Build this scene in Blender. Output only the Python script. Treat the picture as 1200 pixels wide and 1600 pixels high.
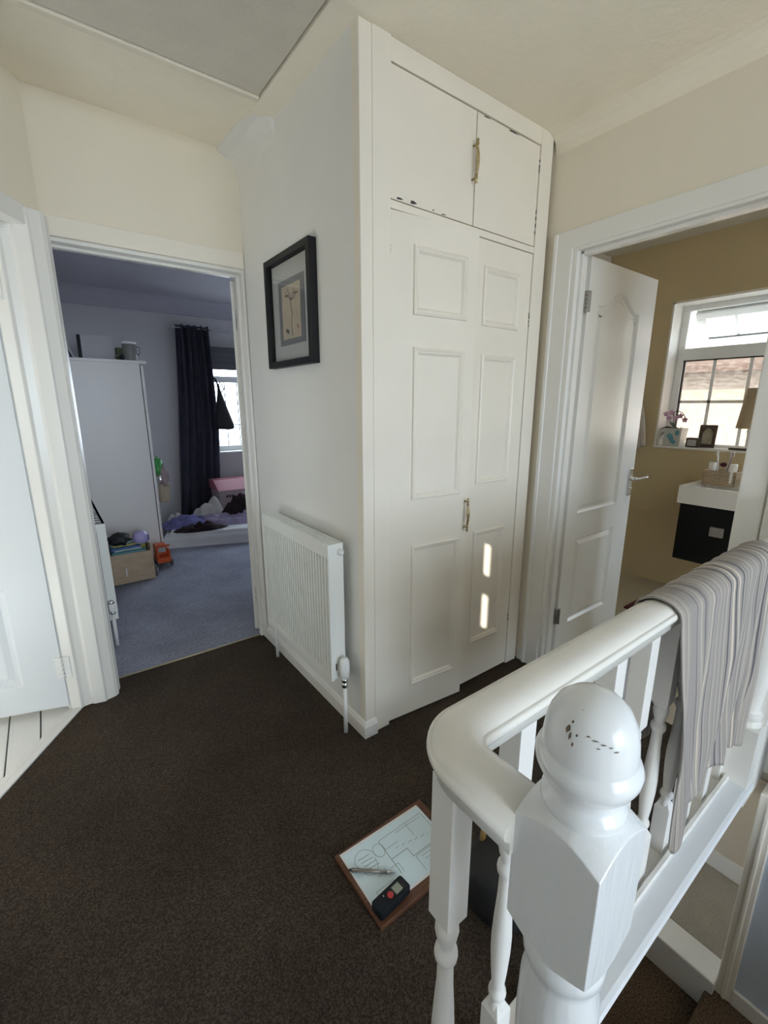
import bpy, bmesh, math, random
from mathutils import Vector, Matrix, noise
from mathutils.geometry import tessellate_polygon
R = math.radians
for o in list(bpy.data.objects): bpy.data.objects.remove(o, do_unlink=True)
sc = bpy.context.scene
COL = sc.collection

# ------------------------------------------------------------------ camera
cam_d = bpy.data.cameras.new('camera'); cam = bpy.data.objects.new('camera', cam_d); COL.objects.link(cam)
cam.location = (0, 0, 1.342)
cam.rotation_euler = (R(90 - 13.47), 0, R(-36.72))
cam_d.sensor_fit = 'HORIZONTAL'; cam_d.sensor_width = 36.0
cam_d.lens = 36.0 * 700.5 / 1200.0
cam_d.clip_start = 0.02
sc.camera = cam

# ------------------------------------------------------------------ world, sun, exposure
w = bpy.data.worlds.new('sky'); sc.world = w; w.use_nodes = True
bg = w.node_tree.nodes['Background']
bg.inputs[0].default_value = (0.72, 0.86, 1.0, 1); bg.inputs[1].default_value = 14.0
sun_d = bpy.data.lights.new('sun', 'SUN'); sun = bpy.data.objects.new('sun', sun_d); COL.objects.link(sun)
sun_d.energy = 18.0; sun_d.angle = R(0.35); sun_d.color = (1.0, 0.93, 0.82)
SUN_DIR = Vector((0.72, 0.50, -0.48)).normalized()
sun.rotation_euler = SUN_DIR.to_track_quat('-Z', 'Y').to_euler()
def portal(name, loc, size, rot):
    d = bpy.data.lights.new(name, 'AREA'); d.shape = 'RECTANGLE'; d.size, d.size_y = size
    d.cycles.is_portal = True
    o = bpy.data.objects.new(name, d); COL.objects.link(o); o.location = loc; o.rotation_euler = rot
portal('rear_window_daylight', (.75, -3.64, 1.40), (1.9, 1.8), (R(90), 0, 0))  # unseen rear window, added to carry the landing's daylight
portal('left_room_added_daylight', (-1.89, 1.40, 1.5), (.7, .3), (0, R(-90), 0))  # unseen window, added to brighten the radiator wall and landing
portal('bedroom_window_daylight', (2.75, 5.72, 1.36), (2.3, 1.2), (R(-90), 0, 0))
portal('bathroom_window_daylight', (3.93, 0.9, 1.54), (1.25, 1.0), (0, R(90), 0))
vs = sc.view_settings
vs.view_transform = 'Standard'; vs.look = 'None'; vs.gamma = 1.0; vs.use_curve_mapping = False
vs.exposure = -0.33
sc.cycles.use_denoising = True
sc.cycles.max_bounces = 10; sc.cycles.diffuse_bounces = 8; sc.cycles.transparent_max_bounces = 12
sc.cycles.sample_clamp_indirect = 8.0

# ------------------------------------------------------------------ materials
def newmat(name):
    m = bpy.data.materials.new(name); m.use_nodes = True
    return m, m.node_tree.nodes, m.node_tree.links, m.node_tree.nodes['Principled BSDF']
def mat(name, col, rough=0.55, var=0.04, vscale=6.0, bump=0.0, bscale=120.0, metal=0.0, spec=0.5, coord='Object', detail=3.0):
    m, N, L, P = newmat(name)
    P.inputs['Roughness'].default_value = rough; P.inputs['Metallic'].default_value = metal
    P.inputs['Specular IOR Level'].default_value = spec
    tc = N.new('ShaderNodeTexCoord'); nz = N.new('ShaderNodeTexNoise')
    nz.inputs['Scale'].default_value = vscale; nz.inputs['Detail'].default_value = detail
    L.new(tc.outputs[coord], nz.inputs['Vector'])
    r = N.new('ShaderNodeValToRGB'); L.new(nz.outputs['Fac'], r.inputs['Fac'])
    a, b = r.color_ramp.elements; a.position = .3; b.position = .7
    a.color = [max(0, c * (1 - var)) for c in col] + [1]; b.color = [min(1, c * (1 + var)) for c in col] + [1]
    L.new(r.outputs['Color'], P.inputs['Base Color'])
    if bump:
        n2 = N.new('ShaderNodeTexNoise'); n2.inputs['Scale'].default_value = bscale; n2.inputs['Detail'].default_value = 4
        L.new(tc.outputs[coord], n2.inputs['Vector'])
        bp = N.new('ShaderNodeBump'); bp.inputs['Strength'].default_value = bump; bp.inputs['Distance'].default_value = .004
        L.new(n2.outputs['Fac'], bp.inputs['Height']); L.new(bp.outputs['Normal'], P.inputs['Normal'])
    return m
def carpet(name, base, fleck, light, scale=170.0, big=3.0):
    m, N, L, P = newmat(name)
    P.inputs['Roughness'].default_value = 1.0; P.inputs['Specular IOR Level'].default_value = .1
    tc = N.new('ShaderNodeTexCoord')
    n1 = N.new('ShaderNodeTexNoise'); n1.inputs['Scale'].default_value = scale; n1.inputs['Detail'].default_value = 3
    L.new(tc.outputs['Object'], n1.inputs['Vector'])
    r = N.new('ShaderNodeValToRGB'); L.new(n1.outputs['Fac'], r.inputs['Fac'])
    e = r.color_ramp.elements; e[0].position = .36; e[0].color = fleck + (1,); e[1].position = .66; e[1].color = light + (1,)
    q = e.new(.5); q.color = base + (1,)
    n2 = N.new('ShaderNodeTexNoise'); n2.inputs['Scale'].default_value = big; n2.inputs['Detail'].default_value = 3
    L.new(tc.outputs['Object'], n2.inputs['Vector'])
    mr = N.new('ShaderNodeMapRange'); mr.inputs[1].default_value = .3; mr.inputs[2].default_value = .7
    mr.inputs[3].default_value = .82; mr.inputs[4].default_value = 1.15
    L.new(n2.outputs['Fac'], mr.inputs[0])
    mx = N.new('ShaderNodeMix'); mx.data_type = 'RGBA'; mx.blend_type = 'MULTIPLY'; mx.inputs[0].default_value = 1
    L.new(r.outputs['Color'], mx.inputs[6]); L.new(mr.outputs[0], mx.inputs[7]); L.new(mx.outputs[2], P.inputs['Base Color'])
    b = N.new('ShaderNodeBump'); b.inputs['Strength'].default_value = .8; b.inputs['Distance'].default_value = .006
    L.new(n1.outputs['Fac'], b.inputs['Height']); L.new(b.outputs['Normal'], P.inputs['Normal'])
    return m
def wood(name, c1, c2, scale=(1.2, 14, 14), rough=.45):
    m, N, L, P = newmat(name); P.inputs['Roughness'].default_value = rough
    tc = N.new('ShaderNodeTexCoord'); mp = N.new('ShaderNodeMapping'); mp.inputs['Scale'].default_value = scale
    L.new(tc.outputs['Object'], mp.inputs['Vector'])
    n = N.new('ShaderNodeTexNoise'); n.inputs['Scale'].default_value = 6; n.inputs['Detail'].default_value = 5
    L.new(mp.outputs[0], n.inputs['Vector'])
    r = N.new('ShaderNodeValToRGB'); L.new(n.outputs['Fac'], r.inputs['Fac'])
    e = r.color_ramp.elements; e[0].position = .35; e[1].position = .65; e[0].color = c1 + (1,); e[1].color = c2 + (1,)
    L.new(r.outputs['Color'], P.inputs['Base Color'])
    return m
def chipped(name, col, under, rough, scale, thr, spec=.5, zlo=None, grain=0):
    """gloss paint with a few bare chips"""
    m, N, L, P = newmat(name); P.inputs['Roughness'].default_value = rough; P.inputs['Specular IOR Level'].default_value = spec
    tc = N.new('ShaderNodeTexCoord')
    n = N.new('ShaderNodeTexNoise'); n.inputs['Scale'].default_value = scale; n.inputs['Detail'].default_value = 6; n.inputs['Roughness'].default_value = .7
    L.new(tc.outputs['Object'], n.inputs['Vector'])
    r = N.new('ShaderNodeValToRGB'); L.new(n.outputs['Fac'], r.inputs['Fac'])
    e = r.color_ramp.elements; e[0].position = thr; e[1].position = thr + .012; e[0].color = col + (1,); e[1].color = under + (1,)
    if zlo is not None:
        sx = N.new('ShaderNodeSeparateXYZ'); L.new(tc.outputs['Object'], sx.inputs[0])
        mth = N.new('ShaderNodeMath'); mth.operation = 'GREATER_THAN'; mth.inputs[1].default_value = zlo; L.new(sx.outputs[2], mth.inputs[0])
        mx = N.new('ShaderNodeMix'); mx.data_type = 'RGBA'; L.new(mth.outputs[0], mx.inputs[0])
        mx.inputs[6].default_value = col + (1,); L.new(r.outputs['Color'], mx.inputs[7]); L.new(mx.outputs[2], P.inputs['Base Color'])
    else:
        L.new(r.outputs['Color'], P.inputs['Base Color'])
    n2 = N.new('ShaderNodeTexNoise'); n2.inputs['Scale'].default_value = 60; n2.inputs['Detail'].default_value = 2
    mp = N.new('ShaderNodeMapping'); mp.inputs['Scale'].default_value = (1, 1, .12); L.new(tc.outputs['Object'], mp.inputs['Vector']); L.new(mp.outputs[0], n2.inputs['Vector'])
    b = N.new('ShaderNodeBump'); b.inputs['Strength'].default_value = .12 + grain; b.inputs['Distance'].default_value = .003
    L.new(n2.outputs['Fac'], b.inputs['Height']); L.new(b.outputs['Normal'], P.inputs['Normal'])
    return m
def thin_glass(name, tint=(1, 1, 1), frost=0.0, speck=0.0):
    m = bpy.data.materials.new(name); m.use_nodes = True; N, L = m.node_tree.nodes, m.node_tree.links
    N.remove(N['Principled BSDF']); out = N['Material Output']
    t = N.new('ShaderNodeBsdfTransparent'); t.inputs[0].default_value = tint + (1,)
    g = N.new('ShaderNodeBsdfGlossy'); g.inputs['Roughness'].default_value = .03
    lw = N.new('ShaderNodeLayerWeight'); pw = N.new('ShaderNodeMath'); pw.operation = 'POWER'; pw.inputs[1].default_value = 5; L.new(lw.outputs['Facing'], pw.inputs[0]); fr = N.new('ShaderNodeMath'); fr.operation = 'MULTIPLY_ADD'; fr.inputs[1].default_value = .85; fr.inputs[2].default_value = .035; L.new(pw.outputs[0], fr.inputs[0])
    mx = N.new('ShaderNodeMixShader'); L.new(fr.outputs[0], mx.inputs[0]); L.new(t.outputs[0], mx.inputs[1]); L.new(g.outputs[0], mx.inputs[2])
    last = mx
    if frost:
        tl = N.new('ShaderNodeBsdfTranslucent'); tl.inputs[0].default_value = (.95, .9, .85, 1)
        m2 = N.new('ShaderNodeMixShader'); L.new(mx.outputs[0], m2.inputs[1]); L.new(tl.outputs[0], m2.inputs[2]); m2.inputs[0].default_value = frost
        tc = N.new('ShaderNodeTexCoord'); mp = N.new('ShaderNodeMapping'); mp.inputs['Scale'].default_value = (1, 25, 60); L.new(tc.outputs['Object'], mp.inputs[0])
        n = N.new('ShaderNodeTexNoise'); n.inputs['Scale'].default_value = 1.0; n.inputs['Detail'].default_value = 3; L.new(mp.outputs[0], n.inputs['Vector'])
        mr = N.new('ShaderNodeMapRange'); mr.inputs[1].default_value = .35; mr.inputs[2].default_value = .65
        mr.inputs[3].default_value = max(0, frost - speck); mr.inputs[4].default_value = min(1, frost + speck); L.new(n.outputs[0], mr.inputs[0]); L.new(mr.outputs[0], m2.inputs[0])
        last = m2
    L.new(last.outputs[0], out.inputs[0])
    return m

M = {}
M['wall'] = mat('landing_wall_paint', (.82, .76, .64), .75, .015, 2.5, .25, 60)
M['wall_grey'] = mat('grey_white_wall_paint', (.82, .815, .795), .75, .02, 3, .2, 50)
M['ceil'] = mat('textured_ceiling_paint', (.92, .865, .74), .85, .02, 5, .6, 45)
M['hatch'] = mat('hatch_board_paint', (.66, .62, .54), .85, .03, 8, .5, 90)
M['gloss'] = chipped('white_gloss_woodwork', (.83, .815, .78), (.6, .57, .5), .27, 9, .80)
M['gloss_skylit'] = chipped('skylit_white_gloss', (.73, .755, .785), (.6, .6, .6), .3, 9, .80)  # white gloss with the cool, dimmer daylight put into its colour
M['cream'] = mat('cream_white_woodwork', (.85, .795, .70), .4, .02, 4, .08, 30)
M['chip'] = mat('bare_brown_wood_chip', (.16, .12, .085), .8, .3, 60)
M['rail'] = mat('handrail_gloss_paint', (.84, .82, .77), .22, .03, 9, .03, 20)
M['newel'] = chipped('newel_gloss_paint', (.80, .83, .86), (.20, .15, .10), .18, 42, .66, .5, 1.035)  # bluish sky cast mixed into the white; the chips are bare wood
M['newel_block'] = chipped('newel_block_paint', (.78, .81, .84), (.5, .5, .5), .22, 42, .80, .5, None, .35)  # same white paint, its colour cooled to carry the skylight
M['bal'] = mat('baluster_paint', (.82, .81, .79), .35, .02, 12, .05, 40)
M['carpet'] = carpet('brown_fleck_carpet', (.060, .045, .034), (.034, .026, .020), (.092, .072, .056), 210)
M['stair_carpet'] = carpet('stair_carpet', (.11, .08, .055), (.06, .04, .03), (.17, .13, .09), 150)
M['blue_carpet'] = carpet('blue_grey_carpet', (.28, .285, .345), (.23, .235, .29), (.33, .335, .40), 90)
M['grey_carpet'] = carpet('grey_carpet', (.40, .37, .32), (.33, .31, .27), (.46, .43, .38), 200)
M['dark'] = mat('dark_gap', (.02, .018, .016), .9)
M['birch_floor'] = wood('pale_bounce_boards', (.55, .46, .34), (.62, .52, .40))  # unseen rear floor, kept pale to bounce light onto the ceiling
M['rear'] = mat('bounce_cut_wall_paint', (.45, .43, .40), .8, .02, 3)  # unseen left wall, darkened to cut the bounce onto the newel
M['olive'] = mat('olive_bathroom_paint', (.56, .445, .26), .7, .03, 3, .1, 60)
M['bath_white'] = mat('white_bounce_bath_wall', (.78, .75, .68), .4, .02, 4)  # out-of-view bathroom walls, made white to bounce more light
M['bath_ceil'] = mat('bathroom_ceiling_paint', (.62, .57, .47), .8, .02, 4)
M['bath_floor'] = mat('beige_bathroom_floor', (.46, .40, .29), .4, .06, 7)
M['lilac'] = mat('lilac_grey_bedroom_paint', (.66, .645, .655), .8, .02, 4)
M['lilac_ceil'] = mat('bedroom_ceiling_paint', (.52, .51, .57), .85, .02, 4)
M['beige_wall'] = mat('beige_lower_wall_paint', (.60, .53, .43), .8, .02, 4)
M['blue_wall'] = mat('pale_blue_stair_wall_paint', (.55, .60, .70), .7, .02, 4)
M['white_board'] = mat('white_painted_boards', (.76, .76, .75), .4, .02, 10, .06, 50)
M['rad'] = mat('radiator_enamel', (.82, .83, .80), .28, .01, 4)
M['chrome'] = mat('chrome', (.75, .75, .76), .15, .02, 4, metal=1)
M['steel'] = mat('brushed_steel_hinge', (.42, .40, .37), .35, .1, 40, metal=1)
M['brass'] = mat('aged_brass', (.50, .40, .22), .32, .25, 60, metal=1)
M['plastic'] = mat('white_plastic', (.80, .80, .79), .35, .01, 4)
M['pvc'] = mat('white_window_pvc', (.84, .84, .82), .3, .01, 4)
M['glass'] = thin_glass('window_glass')
M['obscure'] = thin_glass('obscure_glass', (.56, .51, .47), .05, .04)  # tint deepened to dim the bright outdoors seen through the pane
M['black_frame'] = mat('black_picture_frame', (.010, .010, .011), .5, .2, 30, spec=.3)
M['mount'] = mat('grey_mount_card', (.42, .43, .42), .6)
M['mount2'] = mat('dark_grey_mount_card', (.13, .13, .14), .7)
M['parchment'] = mat('aged_print_paper', (.48, .41, .30), .8, .12, 14)
M['ink'] = mat('dark_ink', (.06, .05, .05), .9)
M['ink_red'] = mat('faded_red_ink', (.35, .16, .10), .9)
M['dk_wood'] = wood('dark_red_brown_wood', (.085, .032, .016), (.16, .065, .032), (3, 30, 30))
M['paper'] = mat('pale_blue_plan_paper', (.72, .86, .92), .6, .03, 10)
M['paper_white'] = mat('white_paper', (.80, .80, .80), .6, .02, 10)
M['pencil'] = mat('pencil_line', (.24, .27, .27), .8)
M['pen'] = mat('pen_grey_metal', (.30, .28, .26), .3, .04, 30, metal=.7)
M['device'] = mat('dark_blue_black_plastic', (.008, .011, .016), .5, .2, 40, spec=.3)
M['screen'] = mat('lcd_screen', (.30, .32, .26), .3)
M['red'] = mat('red_button', (.45, .03, .03), .4)
M['white_lam'] = mat('white_laminate', (.78, .745, .715), .4, .015, 3)
M['curtain'] = mat('charcoal_curtain', (.055, .055, .080), .9, .15, 8, .3, 200)
M['fabric_dk'] = mat('dark_maroon_cloth', (.020, .009, .012), .95, .3, 14, .3, 120)
M['maroon'] = mat('maroon_cloth', (.06, .008, .016), .95, .3, 14, .3, 120)
M['sheet'] = mat('white_sheet', (.62, .61, .62), .9, .03, 8, .3, 30)
M['lilac_cloth'] = mat('lilac_duvet', (.33, .28, .40), .9, .12, 8, .3, 40)
M['blue_cloth'] = mat('blue_violet_cloth', (.15, .15, .34), .9, .3, 9, .3, 40)
M['white_cloth'] = mat('crumpled_white_cloth', (.55, .53, .50), .9, .08, 18, .4, 40)
M['pink'] = mat('pink_painted_board', (.48, .16, .21), .5, .03, 5)
M['pink_pale'] = mat('pale_pink_board', (.52, .42, .45), .5, .03, 5)
M['birch'] = wood('pale_birch_ply', (.36, .27, .18), (.44, .33, .23), (2, 20, 8))
M['rubber'] = mat('grey_wheel_rubber', (.10, .10, .105), .6)
M['clear_wheel'] = mat('grey_wheel_hub', (.35, .35, .36), .4)
M['orange'] = mat('orange_red_plastic', (.55, .09, .02), .4, .1, 20)
M['lav'] = mat('lavender_plastic', (.42, .36, .62), .3, .05, 10)
M['black'] = mat('matt_black', (.010, .010, .012), .6, .2, 20)
M['black_gloss'] = mat('black_gloss_cabinet', (.004, .004, .004), .45, .1, 10, spec=.25)
M['ceramic'] = mat('white_ceramic', (.78, .74, .68), .15, .01, 4)
M['wicker'] = wood('pale_rattan', (.34, .25, .15), (.46, .35, .22), (6, 6, 40), .7)
M['shade'] = mat('tan_lampshade_fabric', (.42, .32, .20), .9, .04, 40)
M['leaf'] = mat('dark_leaf', (.02, .035, .015), .7, .3, 20)
M['petal'] = mat('pink_orchid_petal', (.60, .36, .48), .6, .2, 30)
M['pot'] = mat('patterned_cream_pot', (.55, .55, .50), .3, .05, 12)
M['teal'] = mat('teal_pattern', (.12, .30, .36), .4, .2, 30)
M['frame_brown'] = mat('dark_brown_frame', (.07, .045, .03), .4, .2, 30)
M['photo'] = mat('sepia_photo', (.36, .33, .24), .4, .4, 12)
M['towel'] = mat('cream_pink_towel', (.62, .55, .48), .95, .05, 12, .5, 160)
M['redmat'] = mat('dark_red_mat', (.09, .012, .014), .95, .2, 20, .4, 120)
M['leather'] = mat('brown_leather', (.12, .042, .016), .5, .35, 14, .2, 60)
M['tan'] = mat('tan_leather', (.26, .15, .05), .5, .35, 18, .2, 60)
M['brass_strip'] = mat('brass_threshold', (.45, .38, .25), .45, .1, 10, metal=.6)
M['green'] = mat('green_plastic', (.05, .32, .07), .4, .2, 20)
M['foil'] = mat('silver_foil', (.7, .7, .7), .25, .1, 30, metal=.8)
M['tote'] = mat('beige_paper_bag', (.38, .31, .22), .8, .1, 10)
M['pinkgrey'] = mat('pinkish_grey_pouch', (.32, .24, .25), .7, .2, 14)
M['teal_book'] = mat('teal_cover', (.07, .22, .24), .5, .1, 10)
M['yellow_book'] = mat('yellow_cover', (.42, .40, .10), .5, .1, 10)
M['blue_book'] = mat('blue_cover', (.05, .12, .32), .5, .1, 10)
M['pale_book'] = mat('pale_blue_cover', (.34, .46, .50), .5, .1, 10)
M['canvas'] = mat('grey_white_canvas', (.50, .50, .52), .8, .04, 10)
M['mug'] = mat('grey_tin', (.20, .20, .19), .4, .06, 12)
M['olive_box'] = mat('olive_green_box', (.09, .11, .04), .6, .1, 12)
M['roof'] = mat('grey_roof_tiles', (.16, .12, .10), .9, .2, 3)
M['outside_paving'] = mat('garden_paving', (.30, .29, .27), .95, .1, 2)
M['hedge'] = mat('hedge_leaves', (.14, .18, .05), .9, .4, 3, .5, 12)

def brick_mat():
    m, N, L, P = newmat('pink_brick_wall'); P.inputs['Roughness'].default_value = .9
    tc = N.new('ShaderNodeTexCoord'); mp = N.new('ShaderNodeMapping'); mp.inputs['Rotation'].default_value = (R(90), 0, R(90))
    L.new(tc.outputs['Object'], mp.inputs[0])
    b = N.new('ShaderNodeTexBrick'); b.inputs['Scale'].default_value = 4.4; b.inputs['Color1'].default_value = (.50, .29, .20, 1)
    b.inputs['Color2'].default_value = (.58, .36, .26, 1); b.inputs['Mortar'].default_value = (.62, .55, .47, 1)
    L.new(mp.outputs[0], b.inputs['Vector']); L.new(b.outputs['Color'], P.inputs['Base Color'])
    return m
M['brick'] = brick_mat()
def stripe_mat():
    m, N, L, P = newmat('grey_striped_weave'); P.inputs['Roughness'].default_value = .95; P.inputs['Specular IOR Level'].default_value = .1
    uv = N.new('ShaderNodeUVMap'); uv.uv_map = 'uv'; sx = N.new('ShaderNodeSeparateXYZ'); L.new(uv.outputs[0], sx.inputs[0])
    mu = N.new('ShaderNodeMath'); mu.operation = 'MULTIPLY'; mu.inputs[1].default_value = 30; L.new(sx.outputs[0], mu.inputs[0])
    n = N.new('ShaderNodeTexNoise'); n.noise_dimensions = '1D'; n.inputs['Scale'].default_value = 1; n.inputs['Detail'].default_value = 4; n.inputs['Roughness'].default_value = .65; L.new(mu.outputs[0], n.inputs['W'])
    r = N.new('ShaderNodeValToRGB'); r.color_ramp.interpolation = 'EASE'; L.new(n.outputs['Fac'], r.inputs['Fac'])
    e = r.color_ramp.elements; e[0].position = .30; e[0].color = (.10, .092, .098, 1); e[1].position = .70; e[1].color = (.66, .58, .48, 1)
    for p, c in ((.38, (.20, .19, .195)), (.44, (.40, .37, .355)), (.49, (.24, .225, .22)), (.53, (.52, .465, .40)), (.57, (.31, .29, .28)), (.62, (.50, .45, .39))):
        q = e.new(p); q.color = c + (1,)
    fm = N.new('ShaderNodeTexNoise'); fm.inputs['Scale'].default_value = 260; tc = N.new('ShaderNodeTexCoord'); L.new(tc.outputs['Object'], fm.inputs['Vector'])
    b = N.new('ShaderNodeBump'); b.inputs['Strength'].default_value = .5; b.inputs['Distance'].default_value = .003
    L.new(fm.outputs[0], b.inputs['Height']); L.new(b.outputs[0], P.inputs['Normal'])
    L.new(r.outputs['Color'], P.inputs['Base Color'])
    return m
M['stripe'] = stripe_mat()

# ------------------------------------------------------------------ mesh helpers
ORG = {}
class MB:
    def __init__(s): s.v = []; s.f = []; s.sm = []
    def add(s, v, f, smooth=False):
        b = len(s.v); s.v += [Vector(p) for p in v]; s.f += [tuple(i + b for i in q) for q in f]; s.sm += [smooth] * len(f); return s
    def box(s, x0, y0, z0, x1, y1, z1):
        v = [(x, y, z) for z in (z0, z1) for y in (y0, y1) for x in (x0, x1)]
        return s.add(v, [(0, 2, 3, 1), (4, 5, 7, 6), (0, 1, 5, 4), (2, 6, 7, 3), (0, 4, 6, 2), (1, 3, 7, 5)])
    def cbox(s, c, d, rz=0, ry=0, rx=0):
        m = Matrix.Translation(c) @ Matrix.Rotation(rz, 4, 'Z') @ Matrix.Rotation(ry, 4, 'Y') @ Matrix.Rotation(rx, 4, 'X')
        k = MB().box(-d[0] / 2, -d[1] / 2, -d[2] / 2, d[0] / 2, d[1] / 2, d[2] / 2)
        return s.add([m @ p for p in k.v], k.f)
    def prism(s, poly, z0, z1, fn=None):
        n = len(poly); fn = fn or (lambda u, v, w: (u, v, w))
        v = [fn(p[0], p[1], z0) for p in poly] + [fn(p[0], p[1], z1) for p in poly]
        f = [(i, (i + 1) % n, n + (i + 1) % n, n + i) for i in range(n)]
        f += [tuple(reversed(range(n))), tuple(range(n, 2 * n))]
        return s.add(v, f)
    def lathe(s, prof, c=(0, 0, 0), n=24, mtx=None, smooth=True, cap=True):
        c = Vector(c); v = []; f = []
        for r, z in prof:
            for k in range(n):
                a = 2 * math.pi * k / n; p = Vector((r * math.cos(a), r * math.sin(a), z))
                v.append((mtx @ p if mtx else p) + c)
        m = len(prof)
        for i in range(m - 1):
            for k in range(n):
                f.append((i * n + k, i * n + (k + 1) % n, (i + 1) * n + (k + 1) % n, (i + 1) * n + k))
        s.add(v, f, smooth)
        if cap:
            b = len(s.v) - len(v)
            s.f += [tuple(b + k for k in reversed(range(n))), tuple(b + (m - 1) * n + k for k in range(n))]; s.sm += [False, False]
        return s
    def tube(s, path, r, n=10, cap=True, smooth=True):
        path = [Vector(p) for p in path]; rr = r if isinstance(r, (list, tuple)) else [r] * len(path)
        v = []; f = []; up = None
        for i, p in enumerate(path):
            t = (path[min(i + 1, len(path) - 1)] - path[max(i - 1, 0)]).normalized()
            if up is None: up = Vector((0, 0, 1)) if abs(t.z) < .9 else Vector((1, 0, 0))
            a = t.cross(up).normalized(); b = a.cross(t).normalized(); up = b
            for k in range(n):
                an = 2 * math.pi * k / n; v.append(p + (a * math.cos(an) + b * math.sin(an)) * rr[i])
        for i in range(len(path) - 1):
            for k in range(n): f.append((i * n + k, i * n + (k + 1) % n, (i + 1) * n + (k + 1) % n, (i + 1) * n + k))
        s.add(v, f, smooth)
        if cap:
            b = len(s.v) - len(v); s.f += [tuple(b + k for k in range(n)), tuple(b + (len(path) - 1) * n + k for k in range(n))]; s.sm += [False] * 2
        return s
    def sweep(s, prof, path, smooth=True):
        """prof: (side, z) closed loop; path: list of (x, y) on plan, side is to the left of travel"""
        v = []; f = []; n = len(prof); P = [Vector((p[0], p[1])) for p in path]
        for i, p in enumerate(P):
            d0 = (P[i] - P[i - 1]).normalized() if i > 0 else (P[1] - P[0]).normalized()
            d1 = (P[i + 1] - P[i]).normalized() if i < len(P) - 1 else d0
            n0 = Vector((-d0.y, d0.x)); n1 = Vector((-d1.y, d1.x)); nn = (n0 + n1).normalized(); k = 1 / max(.3, nn.dot(n0))
            for u, z in prof: q = p + nn * u * k; v.append((q.x, q.y, z))
        for i in range(len(P) - 1):
            for k in range(n): f.append((i * n + k, (i + 1) * n + k, (i + 1) * n + (k + 1) % n, i * n + (k + 1) % n))
        s.add(v, f, smooth); b = len(s.v) - len(v)
        s.f += [tuple(b + k for k in range(n)), tuple(b + (len(P) - 1) * n + k for k in reversed(range(n)))]; s.sm += [False] * 2
        return s
    def xf(s, m):
        s.v = [m @ p for p in s.v]; return s
    def fill(s, outer, holes, fn):
        """flat polygon with holes, fn maps (u,v) to world"""
        loops = [[Vector((u, v, 0)) for u, v in outer]] + [[Vector((u, v, 0)) for u, v in h] for h in holes]
        tr = tessellate_polygon(loops); flat = [p for l in loops for p in l]
        return s.add([fn(p.x, p.y) for p in flat], [tuple(t) for t in tr])
    def build(s, name, m, parent=None, bevel=0.0, seg=2, fix=True):
        me = bpy.data.meshes.new(name); o = bpy.data.objects.new(name, me)
        if parent is not None: org = ORG[parent.name]
        else:
            lo = Vector([min(p[i] for p in s.v) for i in range(3)]); hi = Vector([max(p[i] for p in s.v) for i in range(3)])
            org = Vector(((lo.x + hi.x) / 2, (lo.y + hi.y) / 2, lo.z))
        me.from_pydata([tuple(p - org) for p in s.v], [], s.f)
        me.polygons.foreach_set('use_smooth', s.sm)
        if fix:
            bm = bmesh.new(); bm.from_mesh(me); bmesh.ops.recalc_face_normals(bm, faces=bm.faces); bm.to_mesh(me); bm.free()
        me.materials.append(M[m] if isinstance(m, str) else m)
        COL.objects.link(o); ORG[o.name] = org
        if parent is not None: o.parent = parent
        else: o.location = org
        if bevel:
            b = o.modifiers.new('bevel', 'BEVEL'); b.width = bevel; b.segments = seg; b.limit_method = 'ANGLE'; b.angle_limit = R(40)
        me.update()
        return o
def struct(name, mb, m, bevel=0.0, parent=None):
    o = mb.build(name, m, parent, bevel)
    if parent is None: o['kind'] = 'structure'
    return o
def tag(o, label, cat, group=None):
    o['label'] = label; o['category'] = cat
    if group: o['group'] = group
    return o
def thing(name, loc, label, cat, group=None):
    o = bpy.data.objects.new(name, None); COL.objects.link(o); o.location = loc; ORG[o.name] = Vector(loc)
    o.empty_display_size = .05
    return tag(o, label, cat, group)
def sgroup(name, loc):
    o = bpy.data.objects.new(name, None); COL.objects.link(o); o.location = loc; ORG[o.name] = Vector(loc); o['kind'] = 'structure'; o.empty_display_size = .05
    return o
def B(*a): return MB().box(*a)
def inset(loop, d):
    n = len(loop); out = []
    area = sum(loop[i][0] * loop[(i + 1) % n][1] - loop[(i + 1) % n][0] * loop[i][1] for i in range(n)); sg = 1 if area > 0 else -1
    for i in range(n):
        a, b, c = Vector(loop[i - 1]), Vector(loop[i]), Vector(loop[(i + 1) % n])
        e0 = (b - a).normalized(); e1 = (c - b).normalized(); n0 = Vector((-e0.y, e0.x)) * sg; n1 = Vector((-e1.y, e1.x)) * sg
        m = (n0 + n1); m = m.normalized() if m.length > 1e-6 else n0
        p = b + m * d / max(.4, m.dot(n0)); out.append((p.x, p.y))
    return out
def relief(loop, prof, fn):
    """panel moulding: rings of the loop inset by d at height h, closed by the field of the panel"""
    mb = MB(); n = len(loop); v = []
    for d, h in prof: v += [fn(u, w, h) for u, w in inset(loop, d)]
    f = []
    for i in range(len(prof) - 1):
        for k in range(n): f.append((i * n + k, i * n + (k + 1) % n, (i + 1) * n + (k + 1) % n, (i + 1) * n + k))
    mb.add(v, f)
    lo = inset(loop, prof[-1][0]); h = prof[-1][1]
    tr = tessellate_polygon([[Vector((a, b, 0)) for a, b in lo]])
    mb.add([fn(a, b, h) for a, b in lo], [tuple(t) for t in tr])
    return mb
def rect(u0, v0, u1, v1): return [(u0, v0), (u1, v0), (u1, v1), (u0, v1)]
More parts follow.
